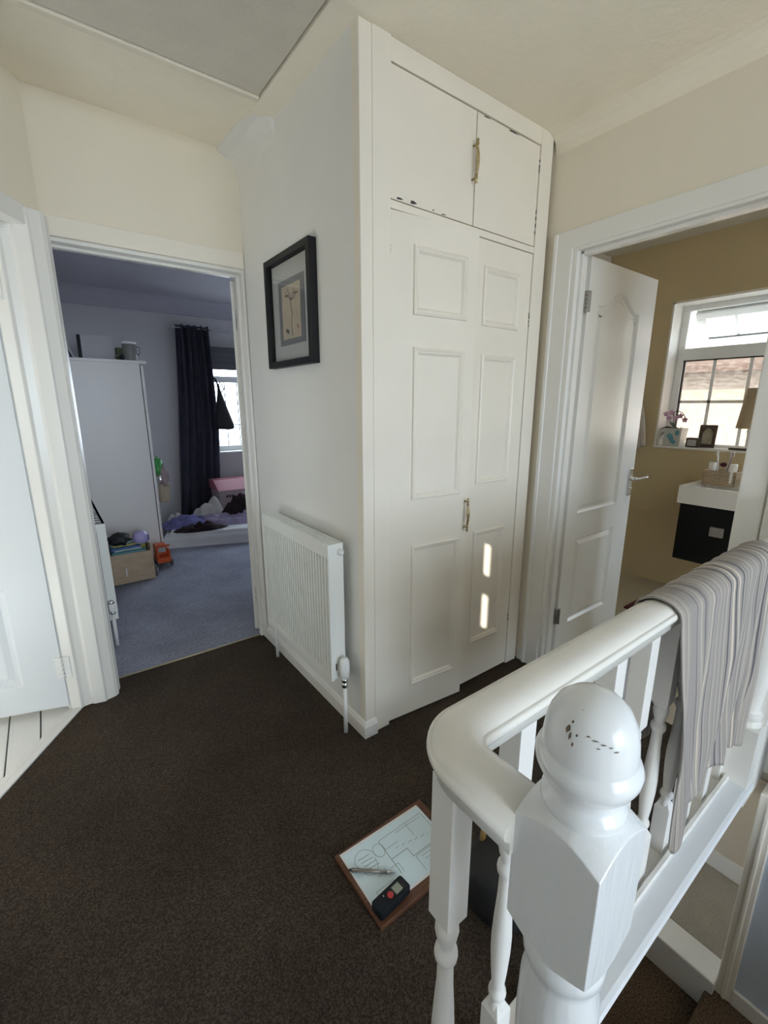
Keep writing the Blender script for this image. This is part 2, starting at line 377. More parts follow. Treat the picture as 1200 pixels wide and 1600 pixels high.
def leaf_slab(w, h, t, holes, fn, z0=0.0):
    """door slab: front pierced where the panels sit"""
    mb = MB(); o = rect(0, z0, w, h); mb.fill(o, holes, lambda u, v: fn(u, v, 0))
    back = [fn(u, v, -t) for u, v in o]; fr = [fn(u, v, 0) for u, v in o]
    mb.add(fr + back, [(0, 1, 5, 4), (1, 2, 6, 5), (2, 3, 7, 6), (3, 0, 4, 7), (7, 6, 5, 4)])
    return mb

# ================================================================== SETTING
XR, YC, YB, HC, XB = .896, 1.327, 2.355, 2.44, 1.898
# --- floors
struct('floor', MB().prism([(-.9, -.8), (.44, -.8), (.44, .30), (1.99, .30), (1.99, 1.42), (.95, 1.42), (.95, 2.405), (.10, 2.405), (-.02, 2.29), (-.9, .94)], -.03, 0), 'carpet')
struct('floor_bedroom', B(-.1, 2.405, -.03, 4.2, 5.6, 0), 'blue_carpet')
struct('trim_threshold', MB().tube([(.12, 2.405, 0), (.896, 2.405, 0)], .006, 8), 'brass_strip')
struct('floor_bathroom', B(1.99, -.6, -.03, 3.9, 2.1, 0.0), 'bath_floor')
fl = sgroup('floor_left', (-.5, 2.0, 0))
for i in range(7):
    x1 = -.085 - i * .109
    ya = lambda x: 2.284 + (x + .007) * 1.519
    lo0 = max(ya(x1 - .103) + .03, .6); lo1 = max(ya(x1) + .03, .6)
    MB().prism([(x1 - .103, lo0), (x1, lo1), (x1, 3.0), (x1 - .103, 3.0)], -.03, -.004).build('plank', 'white_board', fl)
MB().prism([(-.9, .6), (0.02, 2.3), (0.02, 3.0), (-.9, 3.0)], -.05, -.031).build('subfloor', 'dark', fl)
d = Vector((-.55, -.835)).normalized(); nrm = Vector((d.y, -d.x))   # left of the diagonal doorway
p0 = Vector((-.01, 2.285)); p1 = p0 + d * 1.6
struct('trim_sill', MB().prism([tuple(p0), tuple(p1), tuple(p1 + nrm * .03), tuple(p0 + nrm * .03)], -.03, .006), 'white_board', .003)
struct('trim_sill_back', MB().prism([tuple(p0 + nrm * .034), tuple(p1 + nrm * .034), tuple(p1 + nrm * .06), tuple(p0 + nrm * .06)], -.03, .0), 'white_board', .002)

# --- walls around the landing
struct('wall_cupboard_side', B(XR, YC + .012, 0, XR + .05, YB, HC + .06), 'wall_grey')
wb = MB()
wb.box(-.25, YB, 1.985, XR + .1, YB + .1, HC + .1)      # over the bedroom doorway
wb.box(.892, YB, 0, XR + .1, YB + .1, 1.985)
struct('wall_bedroom_doorway', wb, 'wall')
# post between the two doorways
post = [(-.075, 2.262), (-.040, 2.243), (-.028, 2.250), (.000, 2.253), (.010, 2.243), (.054, 2.232), (.062, 2.240), (.096, 2.250), (.110, 2.262), (.114, 2.290), (.121, 2.309), (.121, 2.455), (-.06, 2.455), (-.12, 2.33)]
struct('trim_post', MB().prism(post, 0, 2.035), 'gloss', .0025)
# diagonal wall over the left doorway
q0 = Vector((.10, 2.345)); q1 = q0 + d * 2.2
struct('wall_diagonal', MB().prism([tuple(q0), tuple(q1), tuple(q1 + nrm * .10), tuple(q0 + nrm * .10)], 2.02, HC + .1), 'wall')
h0 = Vector((.055, 2.245)); h1 = h0 + d * 2.1
struct('trim_left_doorway_head', MB().prism([tuple(h0), tuple(h1), tuple(h1 + nrm * .13), tuple(h0 + nrm * .13)], 1.975, 2.045), 'gloss', .004)
struct('trim_left_doorway_stop', MB().prism([tuple(h0 + nrm * .06), tuple(h1 + nrm * .06), tuple(h1 + nrm * .11), tuple(h0 + nrm * .11)], 1.955, 1.975), 'gloss', .002)
# bedroom doorway trims
struct('trim_bedroom_doorway_head', B(.10, YB - .016, 1.985, .894, YB, 2.058), 'cream', .004)
struct('trim_bedroom_lining_head', B(.12, YB, 1.970, .894, YB + .11, 1.985), 'gloss', .002)
struct('trim_bedroom_stop_head', B(.12, YB + .045, 1.958, .894, YB + .075, 1.970), 'gloss', .002)
struct('trim_bedroom_lining_right', B(.880, YB - .012, 0, .892, YB + .075, 1.97), 'gloss', .002)
struct('trim_bedroom_stop_right', B(.866, YB + .03, 0, .880, YB + .06, 1.958), 'gloss', .002)
# skirting along the radiator wall and round the cupboard corner
sk = [(0, 0), (.014, 0), (.014, .050), (.010, .058), (.006, .066), (0, .070)]
struct('baseboard_radiator_wall', MB().sweep(sk, [(XR + .050, YC - .002), (XR, YC - .002), (XR, 2.34)], False), 'gloss')
# left, rear and stair walls
e0 = q0 + d * 1.95
wl = MB(); wl.box(-.9, -3.65, 0, -.8, -.422, HC + .06); wl.box(-.9, -.328, 0, -.8, 1.1, HC + .06); wl.box(-.9, -.422, 0, -.8, -.328, 1.875); wl.box(-.9, -.422, 2.367, -.8, -.328, HC + .06); wl.box(-.87, -.422, 2.09, -.83, -.328, 2.17)  # unseen slit with a bar, added to throw sun streaks on the cupboard
struct('wall_left', wl, 'rear')
rw = MB(); rw.box(-.9, -3.65, -.03, 2.0, -3.5, .5); rw.box(-.9, -3.65, 2.3, 2.0, -3.5, HC + .06); rw.box(-.9, -3.65, .5, -.2, -3.5, 2.3); rw.box(1.7, -3.65, .5, 2.0, -3.5, 2.3)
struct('wall_rear', rw, 'wall')
struct('wall_stair_outer', B(.44, -.85, -1.4, 2.0, -.8, -.03), 'wall')
struct('floor_rear', B(-.9, -3.5, -.03, 2.0, -.8, 0), 'birch_floor')
# cupboard recess back
struct('wall_cupboard_back', B(XR + .05, 1.95, 0, 1.99, 2.0, HC), 'wall')
# bathroom doorway wall
bw = MB(); bw.box(XB, 1.20, 0, 1.988, 2.0, HC + .06); bw.box(XB, .487, 1.985, 1.988, 1.20, HC + .06); bw.box(XB, .285, -.05, 1.988, .487, HC + .06)
struct('wall_bathroom_doorway', bw, 'wall')
arch = [(0, 0), (.012, 0)]
struct('trim_bathroom_architrave_left', B(XB - .016, 1.20, 0, XB, 1.295, 2.055), 'gloss', .005)
struct('trim_bathroom_architrave_bead', B(XB - .022, 1.272, 0, XB - .012, 1.290, 2.050), 'gloss', .004)
struct('trim_bathroom_architrave_head', B(XB - .0165, .41, 1.980, XB, 1.21, 2.0555), 'gloss', .005)
struct('trim_bathroom_architrave_right', B(XB - .016, .412, 0, XB, .487, 1.985), 'gloss', .005)
struct('trim_bathroom_lining_left', B(XB - .010, 1.178, 0, 1.988, 1.20, 1.985), 'gloss', .002)
struct('trim_bathroom_stop_left', B(1.912, 1.164, 0, 1.948, 1.178, 1.958), 'gloss', .002)
struct('trim_bathroom_lining_head', B(XB - .010, .487, 1.968, 1.988, 1.178, 1.985), 'gloss', .002)
struct('trim_bathroom_stop_head', B(1.912, .487, 1.952, 1.948, 1.164, 1.968), 'gloss', .002)
struct('baseboard_bathroom_wall', B(XB - .012, 1.295, 0, XB, YC, .07), 'gloss', .003)

# --- ceiling: flat part, hatch board and the sloping strip by the bedroom
ce = MB(); ce.box(-.95, -3.7, HC, 2.0, .30, HC + .08); ce.box(.808, .30, HC, 2.0, 1.95, HC + .08); ce.box(-.95, .30, HC + .03, .808, 1.87, HC + .08)
struct('ceiling', ce, 'ceil')
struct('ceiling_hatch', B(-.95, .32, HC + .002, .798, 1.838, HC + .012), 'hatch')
struct('trim_hatch_batten', MB().prism([(-.95, 1.842), (.802, 1.842), (.802, 1.868), (-.95, 1.868)], HC - .006, HC + .02), 'wall', .003)
st = MB().add([(-.95, 1.868, HC + .006), (.94, 1.868, HC + .006), (.94, 2.36, 2.487), (-.95, 2.36, 2.487), (-.95, 1.868, HC + .09), (.94, 1.868, HC + .09), (.94, 2.36, HC + .09), (-.95, 2.36, HC + .09)],
              [(0, 1, 2, 3), (4, 7, 6, 5), (0, 4, 5, 1), (1, 5, 6, 2), (2, 6, 7, 3), (3, 7, 4, 0)])
struct('ceiling_sloping_strip', st, 'ceil')
# cove along the radiator wall (far stretch) and over the bathroom wall
def cove(r0, r1, n=8): return [(r0 * (1 - math.cos(a * math.pi / 2 / n)), r1 * (1 - math.sin(a * math.pi / 2 / n))) for a in range(n + 1)]
cv = [(XR + .002 - u, 2.35 + w) for u, w in [(0, .0), (.003, .030), (.012, .058), (.028, .082), (.052, .10), (.09, .115)]] + [(XR - .09, 2.50), (XR + .002, 2.50)]
struct('trim_cove_radiator_wall', MB().prism([(a, b) for a, b in cv], 1.93, 2.36, lambda u, v, y: (u, y, v)), 'wall_grey')
cb = [(XB - .0, HC - .075), (XB - .004, HC - .05), (XB - .014, HC - .03), (XB - .03, HC - .014), (XB - .05, HC - .004), (XB - .075, HC + .0), (XB - .075, HC + .02), (XB, HC + .02)]
struct('trim_cove_bathroom_wall', MB().prism(cb, -.8, YC - .002, lambda u, v, y: (u, y, v)), 'ceil')

# --- stairwell below
struct('wall_stair_string', B(.44, .30, -1.4, .8, .34, -.03), 'cream')
stp = sgroup('stairs', (1.0, -.25, -1.4))
for i in range(5):
    xa = .46 + .22 * i
    B(xa, -.79, -1.4, 1.9 if i == 4 else xa + .25, .284, -.2 * (i + 1)).build('step', 'stair_carpet', stp, .012, 3)
B(.8, .262, -1.4, 1.897, 1.0, -1.10).build('half_landing', 'stair_carpet', stp)
struct('wall_stair_under', B(.75, 1.0, -1.4, 2.0, 1.05, -.03), 'beige_wall')  # stops short, leaving an added unseen opening that lights the lower room
struct('wall_stair_under_side', B(.75, .34, -1.4, .8, 1.0, -.03), 'beige_wall')
struct('wall_stair_end', MB().box(XB, -3.5, -1.4, 1.988, .225, HC + .06), 'blue_wall')
struct('trim_stair_door_jamb', MB().box(XB - .012, .205, -1.0, 2.0, .258, -.02).box(XB - .018, .222, -1.0, XB - .01, .236, -.02), 'cream', .004)
struct('trim_stair_door_sill', MB().box(XB - .04, .258, -1.10, 1.985, 1.0, -.94), 'white_board', .006)
struct('baseboard_stair_end', B(XB - .014, -.8, -1.0, XB, .205, -.925), 'gloss', .004)
struct('floor_lower_room', B(1.985, .0, -1.0, 2.45, 1.0, -.94), 'grey_carpet')
struct('wall_lower_room', B(2.42, .0, -.94, 2.46, 1.0, -.03), 'beige_wall')
struct('wall_lower_room_side', B(1.988, .16, -1.0, 2.42, .205, -.03), 'beige_wall')
struct('baseboard_lower_room', B(2.406, .2, -.94, 2.42, 1.0, -.84), 'gloss', .003)
struct('ceiling_lower_room', B(1.988, .0, -.10, 2.46, 1.0, -.035), 'beige_wall')
struct('wall_stair_corner', B(1.872, .280, -.03, 2.3, .405, HC), 'gloss', .003)

# --- bedroom shell
struct('wall_bedroom_left', B(-.05, 2.455, 0, .075, 5.6, 2.55), 'lilac')
bb = MB(); bb.box(.0, 5.55, 0, 1.60, 5.75, 2.55); bb.box(1.60, 5.55, 0, 4.2, 5.75, .79); bb.box(1.60, 5.55, 1.96, 4.2, 5.75, 2.55); bb.box(3.9, 5.55, .79, 4.2, 5.75, 1.96)
struct('wall_bedroom_back', bb, 'lilac')
struct('wall_bedroom_right', B(4.1, 2.4, 0, 4.2, 5.6, 2.55), 'lilac')
struct('wall_bedroom_front', B(.95, 2.455, 0, 4.2, 2.5, 2.55), 'lilac')
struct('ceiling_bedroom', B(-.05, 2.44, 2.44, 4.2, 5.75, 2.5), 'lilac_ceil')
cvb = [(5.55, 2.29), (5.535, 2.30), (5.528, 2.33), (5.50, 2.38), (5.46, 2.415), (5.42, 2.43), (5.40, 2.445), (5.55, 2.445)]
struct('trim_cove_bedroom_back', MB().prism(cvb, .075, 4.1, lambda u, v, x: (x, u, v)), 'lilac_ceil')
cvl = [(.075, 2.29), (.09, 2.30), (.10, 2.33), (.13, 2.38), (.17, 2.415), (.21, 2.43), (.23, 2.445), (.075, 2.445)]
struct('trim_cove_bedroom_left', MB().prism(cvl, 2.46, 5.55, lambda u, v, y: (u, y, v)), 'lilac_ceil')
# bedroom window
w1 = sgroup('window_1', (2.3, 5.66, .79))
fm = MB(); y0, y1 = 5.62, 5.68
fm.box(1.60, y0, .79, 3.9, y1, .85); fm.box(1.60, y0, 1.90, 3.9, y1, 1.96); fm.box(1.60, y0, .85, 1.66, y1, 1.90); fm.box(3.84, y0, .85, 3.9, y1, 1.90)
fm.box(1.66, y0 - .01, 1.60, 3.84, y1 - .002, 1.67); fm.box(2.27, y0, .85, 2.33, y1 - .004, 1.90); fm.box(3.0, y0, .85, 3.06, y1 - .004, 1.90)
fm.build('window_frame', 'pvc', w1, .004)
gb = MB()
for xx in (1.81, 1.96, 2.11): gb.box(xx - .006, 5.645, .85, xx + .006, 5.653, 1.60)
for zz in (1.10, 1.35): gb.box(1.66, 5.645, zz - .006, 3.84, 5.653, zz + .006)
gb.build('glazing_bar', 'mount', w1)
for xa, xb_ in ((1.66, 2.27), (2.33, 3.0), (3.06, 3.84)):
    B(xa, 5.654, .85, xb_, 5.658, 1.60).build('pane', 'glass', w1); B(xa, 5.654, 1.67, xb_, 5.658, 1.90).build('pane', 'glass', w1)
B(1.56, 5.47, .772, 3.92, 5.64, .792).build('window_sill', 'pvc', w1, .004)

# --- bathroom shell
bx = MB(); bx.box(3.67, 1.513, -.03, 3.95, 2.1, 2.5); bx.box(3.67, -.6, -.03, 3.95, 1.513, 1.04); bx.box(3.67, -.6, 2.04, 3.95, 1.513, 2.5); bx.box(3.67, -.6, 1.04, 3.95, .25, 2.04)
struct('wall_bathroom_back', bx, 'olive')
struct('wall_bathroom_left', B(1.99, 2.0, -.03, 3.7, 2.1, 2.5), 'bath_white')
struct('wall_bathroom_right', B(2.3, -.6, -.03, 3.7, -.5, 2.5), 'bath_white')
struct('wall_bathroom_front', B(1.988, -.6, 0, 2.03, .40, 2.5), 'bath_white')
struct('ceiling_bathroom', B(1.97, -.6, HC, 3.95, 2.1, 2.5), 'bath_ceil')
w2 = sgroup('window_2', (3.85, .9, 1.04))
x0, x1 = 3.82, 3.88
fr = MB()
fr.box(x0, 1.455, 1.065, x1, 1.513, 1.99); fr.box(x0, .25, 1.065, x1, .31, 1.99); fr.box(x0, .25, 1.99, x1, 1.513, 2.04); fr.box(x0, .25, 1.04, x1, 1.513, 1.065)
fr.box(x0 - .02, .31, 1.655, x1, 1.455, 1.735)
fr.build('window_frame', 'pvc', w2, .004)
B(x0 + .03, .88, 1.065, x0 + .034, 1.455, 1.655).build('pane', 'obscure', w2)
B(x0 + .03, .31, 1.065, x0 + .034, .83, 1.655).build('pane', 'glass', w2)  # out-of-view half, left clear to let daylight into the bathroom
B(x0 - .01, .83, 1.065, x1, .88, 1.655).build('mullion', 'pvc', w2, .004)
B(x0 + .01, 1.447, 1.065, x0 + .03, 1.455, 1.655).build('gasket', 'black', w2)
B(x0 + .01, .31, 1.647, x0 + .03, 1.455, 1.655).build('gasket', 'black', w2)
gb = MB()
for yy in (1.262, 1.05, .55): gb.box(x0 + .024, yy - .010, 1.065, x0 + .029, yy + .010, 1.655)
gb.box(x0 + .024, .31, 1.352, x0 + .029, 1.455, 1.372)
gb.build('glazing_bar', 'pvc', w2)
# reveal lining
struct('trim_bathroom_window_reveal', MB().box(3.668, 1.503, 1.04, 3.82, 1.515, 2.04).box(3.668, .25, 2.028, 3.82, 1.515, 2.042), 'ceramic')
struct('trim_bathroom_window_sill', B(3.655, .25, 1.030, 3.83, 1.513, 1.046), 'ceramic', .003)
# top-hung light, pushed open from the bottom
sash = sgroup('window_3', (3.86, .9, 1.98))
sm = Matrix.Translation((3.87, 0, 1.985)) @ Matrix.Rotation(R(-42), 4, 'Y')
k = MB(); hgt = .26
k.box(-.02, .33, -hgt, .02, 1.435, -hgt + .05); k.box(-.02, .33, -.05, .02, 1.435, 0); k.box(-.02, 1.375, -hgt + .05, .02, 1.435, -.05); k.box(-.02, .33, -hgt + .05, .02, .39, -.05)
k.xf(sm).build('window_frame', 'pvc', sash, .003)
MB().box(-.003, .39, -hgt + .05, .003, 1.375, -.05).xf(sm).build('pane', 'glass', sash)
MB().box(-.024, .39, -hgt + .045, -.018, 1.375, -hgt + .054).xf(sm).build('gasket', 'black', sash)
g2 = MB()
for yy in (1.20, .98, .76): g2.box(-.008, yy - .010, -hgt + .05, .008, yy + .010, -.05)
g2.xf(sm).build('glazing_bar', 'pvc', sash)

# --- outside
ob = thing('neighbouring_house', (9.0, .5, -3.2), 'pink brick wall of the house next door beyond the bathroom window', 'house')
B(9.0, -7, -3.2, 14, 7, 1.9).build('brick_wall', 'brick', ob)
MB().prism([(8.6, 1.85), (14.2, 1.85), (14.2, 2.0), (11.5, 3.8), (8.6, 1.95)], -7.2, 7.2, lambda u, v, y: (u, y, v)).build('roof', 'roof', ob)
gl = B(-40, -40, -3.4, 40, 60, -3.2).build('outside_paving', 'outside_paving'); gl['kind'] = 'structure'  # ground outside, made grey paving to keep green bounce out of the rooms
# --- the room behind the left door, closed but for an added, unseen window
wq = q0 + d * 1.05; wq2 = q0 + d * 1.8
struct('wall_diagonal_lower', MB().prism([tuple(wq), tuple(wq2), tuple(wq2 + nrm * .10), tuple(wq + nrm * .10)], 0, 2.02), 'wall')
struct('wall_left_room', MB().box(-1.9, .3, -.03, -1.8, 1.25, 2.5).box(-1.9, 1.55, -.03, -1.8, 3.1, 2.5).box(-1.9, 1.25, -.03, -1.8, 1.55, 1.15).box(-1.9, 1.25, 1.85, -1.8, 1.55, 2.5).box(-1.9, 3.0, -.03, 0.0, 3.1, 2.5).box(-1.9, .2, -.03, -.8, .3, 2.5), 'wall')
struct('ceiling_left_room', B(-1.9, .2, 2.5, .1, 3.1, 2.56), 'ceil')

# ================================================================== DOORS
MOULD = [(0, 0), (.002, .007), (.008, .010), (.014, .006), (.018, .006), (.022, .002), (.026, -.003)]
RECESS = [(0, 0), (.003, .001), (.012, -.013), (.020, -.013), (.042, -.003), (.048, -.003)]
def hinge(parent, p, ax, n, h=.09, w=.028, m='steel', knuckle=True):
    """butt hinge: two leaves and a knuckle; ax = direction of the leaves, n = facing"""
    p, ax, n = Vector(p), Vector(ax).normalized(), Vector(n).normalized()
    mb = MB()
    for s in (-1, 1):
        c = p + ax * s * (w / 2 + .002) ; mtx = Matrix((ax, n, Vector((0, 0, 1)))).transposed().to_4x4()
        kb = MB().box(-w / 2, -.001, -h / 2, w / 2, .002, h / 2).xf(Matrix.Translation(c) @ mtx); mb.add(kb.v, kb.f)
        for dz in (-.3, .0, .3):
            kb = MB().box(-.003, .002, dz * h - .003, .003, .003, dz * h + .003).xf(Matrix.Translation(c) @ mtx); mb.add(kb.v, kb.f)
    for i in range(5):
        mb.lathe([(.0045, -h / 2 + i * h / 5 + .001), (.0045, -h / 2 + (i + 1) * h / 5 - .001)], p + n * .004, 10)
    return mb.build('hinge', m, parent)
# bathroom door, open at a right angle
d1 = sgroup('door_1', (2.28, 1.17, .012))
fd = lambda u, v, h: (1.966 + u, 1.158 - h, v)
WD, HD = .632, 1.955
def arch_panel(u0, v0, u1, v1, rise, n=18):
    pts = [(u0, v0), (u1, v0)]
    for i in range(n + 1):
        t = i / n; u = u1 + (u0 - u1) * t; s = abs(2 * t - 1)
        pts.append((u, v1 + rise * (0.5 + .5 * math.cos(math.pi * min(1, s * 1.12)))))
    return pts
pa = arch_panel(.088, .815, .478, 1.775, .075); pb = rect(.100, .225, .478, .690)
leaf_slab(WD, HD, .035, [pa, pb], fd, .012).build('door_leaf', 'gloss', d1)
relief(pa, RECESS, fd).build('panel', M['gloss'], d1)
relief(pb, RECESS, fd).build('panel', M['gloss'], d1)
hh = MB(); hx, hz = 2.560, .925
hh.cbox((hx, 1.153, hz), (.040, .008, .150))
hh.lathe([(.011, 0), (.011, .030), (.008, .034)], (hx, 1.150, hz + .02), 14, Matrix.Rotation(R(90), 4, 'X'))
hh.tube([(hx, 1.122, hz + .02), (hx + .008, 1.110, hz + .022), (hx + .018, 1.092, hz + .030), (hx + .030, 1.075, hz + .036)], [.009, .009, .008, .007], 10)
hh.lathe([(.006, 0), (.006, .014)], (hx, 1.150, hz - .035), 10, Matrix.Rotation(R(90), 4, 'X'))
hh.build('handle', 'chrome', d1, .002)
hinge(d1, (1.955, 1.158, 1.775), (.5, -.86, 0), (-.86, -.5, 0), .085, .017); hinge(d1, (1.955, 1.158, .295), (.5, -.86, 0), (-.86, -.5, 0), .085, .017)
# left door, ajar into the left-hand room
d2 = sgroup('door_2', (-.3, 2.33, .012))
dd = Vector((-.952, .307)).normalized(); dn = Vector((-dd.y * -1, dd.x)); dn = Vector((dd.y, -dd.x)); dn = dn if dn.y < 0 else -dn
hp = Vector((-.084, 2.262))
f2 = lambda u, v, h: (hp.x + dd.x * u + dn.x * h, hp.y + dd.y * u + dn.y * h, v)
pl = rect(.150, .150, .360, .60); pu = rect(.150, .735, .360, 1.80); pl2 = rect(.44, .150, .62, .60); pu2 = rect(.44, .735, .62, 1.80)
leaf_slab(.74, 1.955, .035, [pl, pu, pl2, pu2], f2, .022).build('door_leaf', 'gloss_skylit', d2)
for p in (pl, pu, pl2, pu2): relief(p, [(0, 0), (.012, -.010), (.026, -.010), (.05, -.003)], f2).build('panel', 'gloss_skylit', d2)
for z in (.215, 1.765): hinge(d2, (hp.x + .004, hp.y - .004, z), (.8, -.3, 0), (-.5, -1, 0), .10, .026, 'plastic')
# bedroom door, folded back; only its hinge edge shows
d3 = sgroup('door_3', (.875, 2.8, .012))
MB().box(-.035, 0, .012, 0, .72, 1.955).xf(Matrix.Translation((.893, 2.455, 0)) @ Matrix.Rotation(R(-25), 4, 'Z')).build('door_leaf', 'gloss', d3, .002)
for z in (1.765, .235): hinge(d3, (.874, 2.458, z), (.906, -.42, 0), (-.42, -.906, 0), .10, .012, 'plastic')

# ================================================================== BUILT-IN CUPBOARD
cu = thing('built_in_cupboard', (1.40, 1.6, 0), 'white built-in landing cupboard with panelled double doors and top doors', 'cupboard')
YD = YC + .004
f_ = MB()
f_.box(XR - .001, YC - .002, 0, .943, YC + .04, HC)                     # corner post
f_.box(.943, YC + .002, 0, 1.014, YC + .04, HC)
f_.box(1.798, YC + .000, 0, 1.878, YC + .04, HC)
f_.box(1.014, YC + .001, 2.378, 1.798, YC + .04, HC)
f_.box(1.014, YC + .001, 1.975, 1.798, YC + .04, 2.000)
f_.build('frame', 'cream', cu, .003)
B(.943, YC - .003, 0, 1.016, YC + .002, .0005 + HC).build('frame_batten', 'cream', cu, .002)
B(.95, YC + .045, 0, 1.89, YC + .05, HC).build('interior_shade', 'dark', cu)  # dark sheet standing in for the shade behind the door gaps
def bar_handle(parent, x, z, L, yf, m='brass'):
    mb = MB()
    for s in (-1, 1):
        zc = z + s * L * .40
        mb.lathe([(.004, 0), (.0035, .014), (.006, .020)], (x, yf, zc), 10, Matrix.Rotation(R(90), 4, 'X'))
        mb.lathe([(.0015, -.018), (.006, -.014), (.0035, -.006), (.0065, 0), (.0035, .006), (.006, .012), (.0015, .018)], (x, yf - .022, zc), 10)
    mb.tube([(x, yf - .022, z - L * .36), (x, yf - .025, z - L * .18), (x, yf - .026, z), (x, yf - .025, z + L * .18), (x, yf - .022, z + L * .36)], [.0035, .0055, .007, .0055, .0035], 10)
    return mb.build('handle', m, parent)
def cup_door(x0, x1, z0, z1, panels, hx, handle=None, ang=0, chips=()):
    hingeleft = hx == 'l'; px = x0 if hingeleft else x1
    m = Matrix.Translation((px, YD, 0)) @ Matrix.Rotation(-ang if hingeleft else ang, 4, 'Z') @ Matrix.Translation((-px, -YD, 0))
    fn = lambda u, v, h: m @ Vector((x0 + u, YD - h, v))
    holes = [rect(a - x0, b, c - x0, e) for a, b, c, e in panels]
    do = leaf_slab(x1 - x0, z1, .022, holes, fn, z0).build('door', 'cream', cu)
    for h_ in holes: relief(h_, MOULD, fn).build('panel', 'cream', do)
    if handle:
        hb = bar_handle(do, *handle)
        # carry the handle with the swung leaf
        hb.data.transform(Matrix.Translation(-ORG[do.name]) @ m @ Matrix.Translation(ORG[do.name]))
    for (a, b, c, e) in chips:
        MB().add([fn(a - x0, b, .0006), fn((a + c) / 2 - x0, b + (e - b) * .1, .0006), fn(c - x0, b + (e - b) * .5, .0006), fn((a + c) / 2 - x0, e, .0006), fn(a - x0 + .002, e - .001, .0006)], [(0, 1, 2, 3, 4)]).build('chipped_paint', 'ink', do)
    return do
dl = cup_door(1.019, 1.417, .010, 1.972, [(1.115, 1.655, 1.365, 1.883), (1.118, .975, 1.365, 1.546), (1.122, .150, 1.372, .788)], 'l', (1.398, .885, .140, YD), R(5.2))
dr = cup_door(1.421, 1.794, .010, 1.972, [(1.487, 1.655, 1.716, 1.881), (1.494, .995, 1.716, 1.546), (1.498, .215, 1.717, .780)], 'r')
tl = cup_door(1.018, 1.412, 2.004, 2.373, [], 'l', (1.400, 2.206, .135, YD), 0, [(1.045, 2.007, 1.075, 2.014), (1.105, 2.007, 1.135, 2.018), (1.205, 2.008, 1.215, 2.013), (1.25, 2.006, 1.275, 2.010)])
tr = cup_door(1.417, 1.794, 2.004, 2.373, [], 'r', None, 0, [(1.45, 2.368, 1.49, 2.3725), (1.595, 2.367, 1.66, 2.3725)])
def edge_mark(do, x, z, h, m='ink'):
    b = MB(); rnd = random.Random(int(z * 1000)); zz = z
    while zz < z + h:
        s = .006 + rnd.random() * .012; b.box(x - .0015 - rnd.random() * .0015, YD - .0012, zz, x + .0015 + rnd.random() * .002, YD + .001, zz + s); zz += s + rnd.random() * .014
    b.build('worn_hinge', m, do)
edge_mark(dl, 1.017, 1.80, .07); edge_mark(dl, 1.017, .22, .05); edge_mark(dr, 1.796, 1.68, .06); edge_mark(dr, 1.796, .25, .04)
edge_mark(tl, 1.016, 2.28, .07); edge_mark(tl, 1.016, 2.06, .05); edge_mark(tr, 1.796, 2.05, .09); edge_mark(tr, 1.796, 2.28, .05)

# ================================================================== LANDING RADIATOR
ra = thing('radiator', (.85, 1.757, 0), 'white ribbed panel radiator on the landing wall beneath the picture', 'radiator')
y0, y1, z0, z1, xf, xk = 1.43, 2.083, .237, .822, .800, .868
fp = MB(); n = 27; pit = (y1 - y0 - .024) / n; prof = [(xf + .004, y0 + .012)]
for i in range(n):
    a = y0 + .012 + i * pit
    prof += [(xf + .013, a + pit * .12), (xf + .013, a + pit * .42), (xf, a + pit * .54), (xf, a + pit * .98)]
prof.append((xf + .004, y1 - .012))
zb, zt = z0 + .035, z1 - .055; v = []; f = []
for z in (zb, zt): v += [(x, y, z) for x, y in prof]
N_ = len(prof); f = [(i, i + 1, N_ + i + 1, N_ + i) for i in range(N_ - 1)]
fp.add(v, f)
fp.box(xf + .0, y0, zt, xf + .014, y1, z1 - .008); fp.box(xf, y0, z0, xf + .014, y1, zb)
fp.box(xf, y0, zb, xf + .014, y0 + .012, zt); fp.box(xf, y1 - .012, zb, xf + .014, y1, zt)
fp.build('front_panel', 'rad', ra)
B(xf + .002, y0 - .002, z0 + .004, xk, y0 + .008, z1).build('side_panel', 'rad', ra, .004)
B(xf + .002, y1 - .008, z0 + .004, xk, y1 + .002, z1).build('side_panel', 'rad', ra, .004)
B(xf + .020, y0 + .008, z0 + .01, xk - .002, y1 - .008, z1 - .03).build('rear_panel', 'rad', ra)
g = MB(); g.box(xf, y0, z1 - .008, xf + .012, y1, z1); g.box(xk - .010, y0, z1 - .008, xk, y1, z1)
for i in range(34): yy = y0 + (i + .5) * (y1 - y0) / 34; g.box(xf + .012, yy - .004, z1 - .006, xk - .010, yy + .004, z1 - .001)
g.build('top_grille', 'rad', ra)
MB().lathe([(.0, 0), (.014, 0), (.014, .008), (.009, .010), (.008, .016), (.003, .016)], (xk - .016, y0 - .002, z1 - .035), 16, Matrix.Rotation(R(90), 4, 'X')).build('vent_plug', 'plastic', ra)
B(xf + .02, y0 - .003, z0 + .045, xf + .026, y0 - .001, z0 + .075).build('slot', 'ink', ra)
vx, vy = .842, 1.397
tv = MB().lathe([(.010, .255), (.019, .262), (.021, .30), (.019, .335), (.012, .347), (.0, .349)], (vx, vy, 0), 20)
for a in range(7):
    an = a * 2 * math.pi / 7; tv.cbox((vx + math.cos(an) * .0205, vy + math.sin(an) * .0205, .312), (.003, .004, .022), an)
tv.build('valve_head', 'plastic', ra)
MB().lathe([(.012, .215), (.012, .232), (.009, .234), (.009, .240), (.013, .242), (.013, .256)], (vx, vy, 0), 14).tube([(vx, vy, .246), (vx, y0 + .004, .262)], .010, 12).build('valve_body', 'chrome', ra)
MB().tube([(vx, vy, 0), (vx, vy, .216)], .0085, 12).build('pipe', 'plastic', ra)
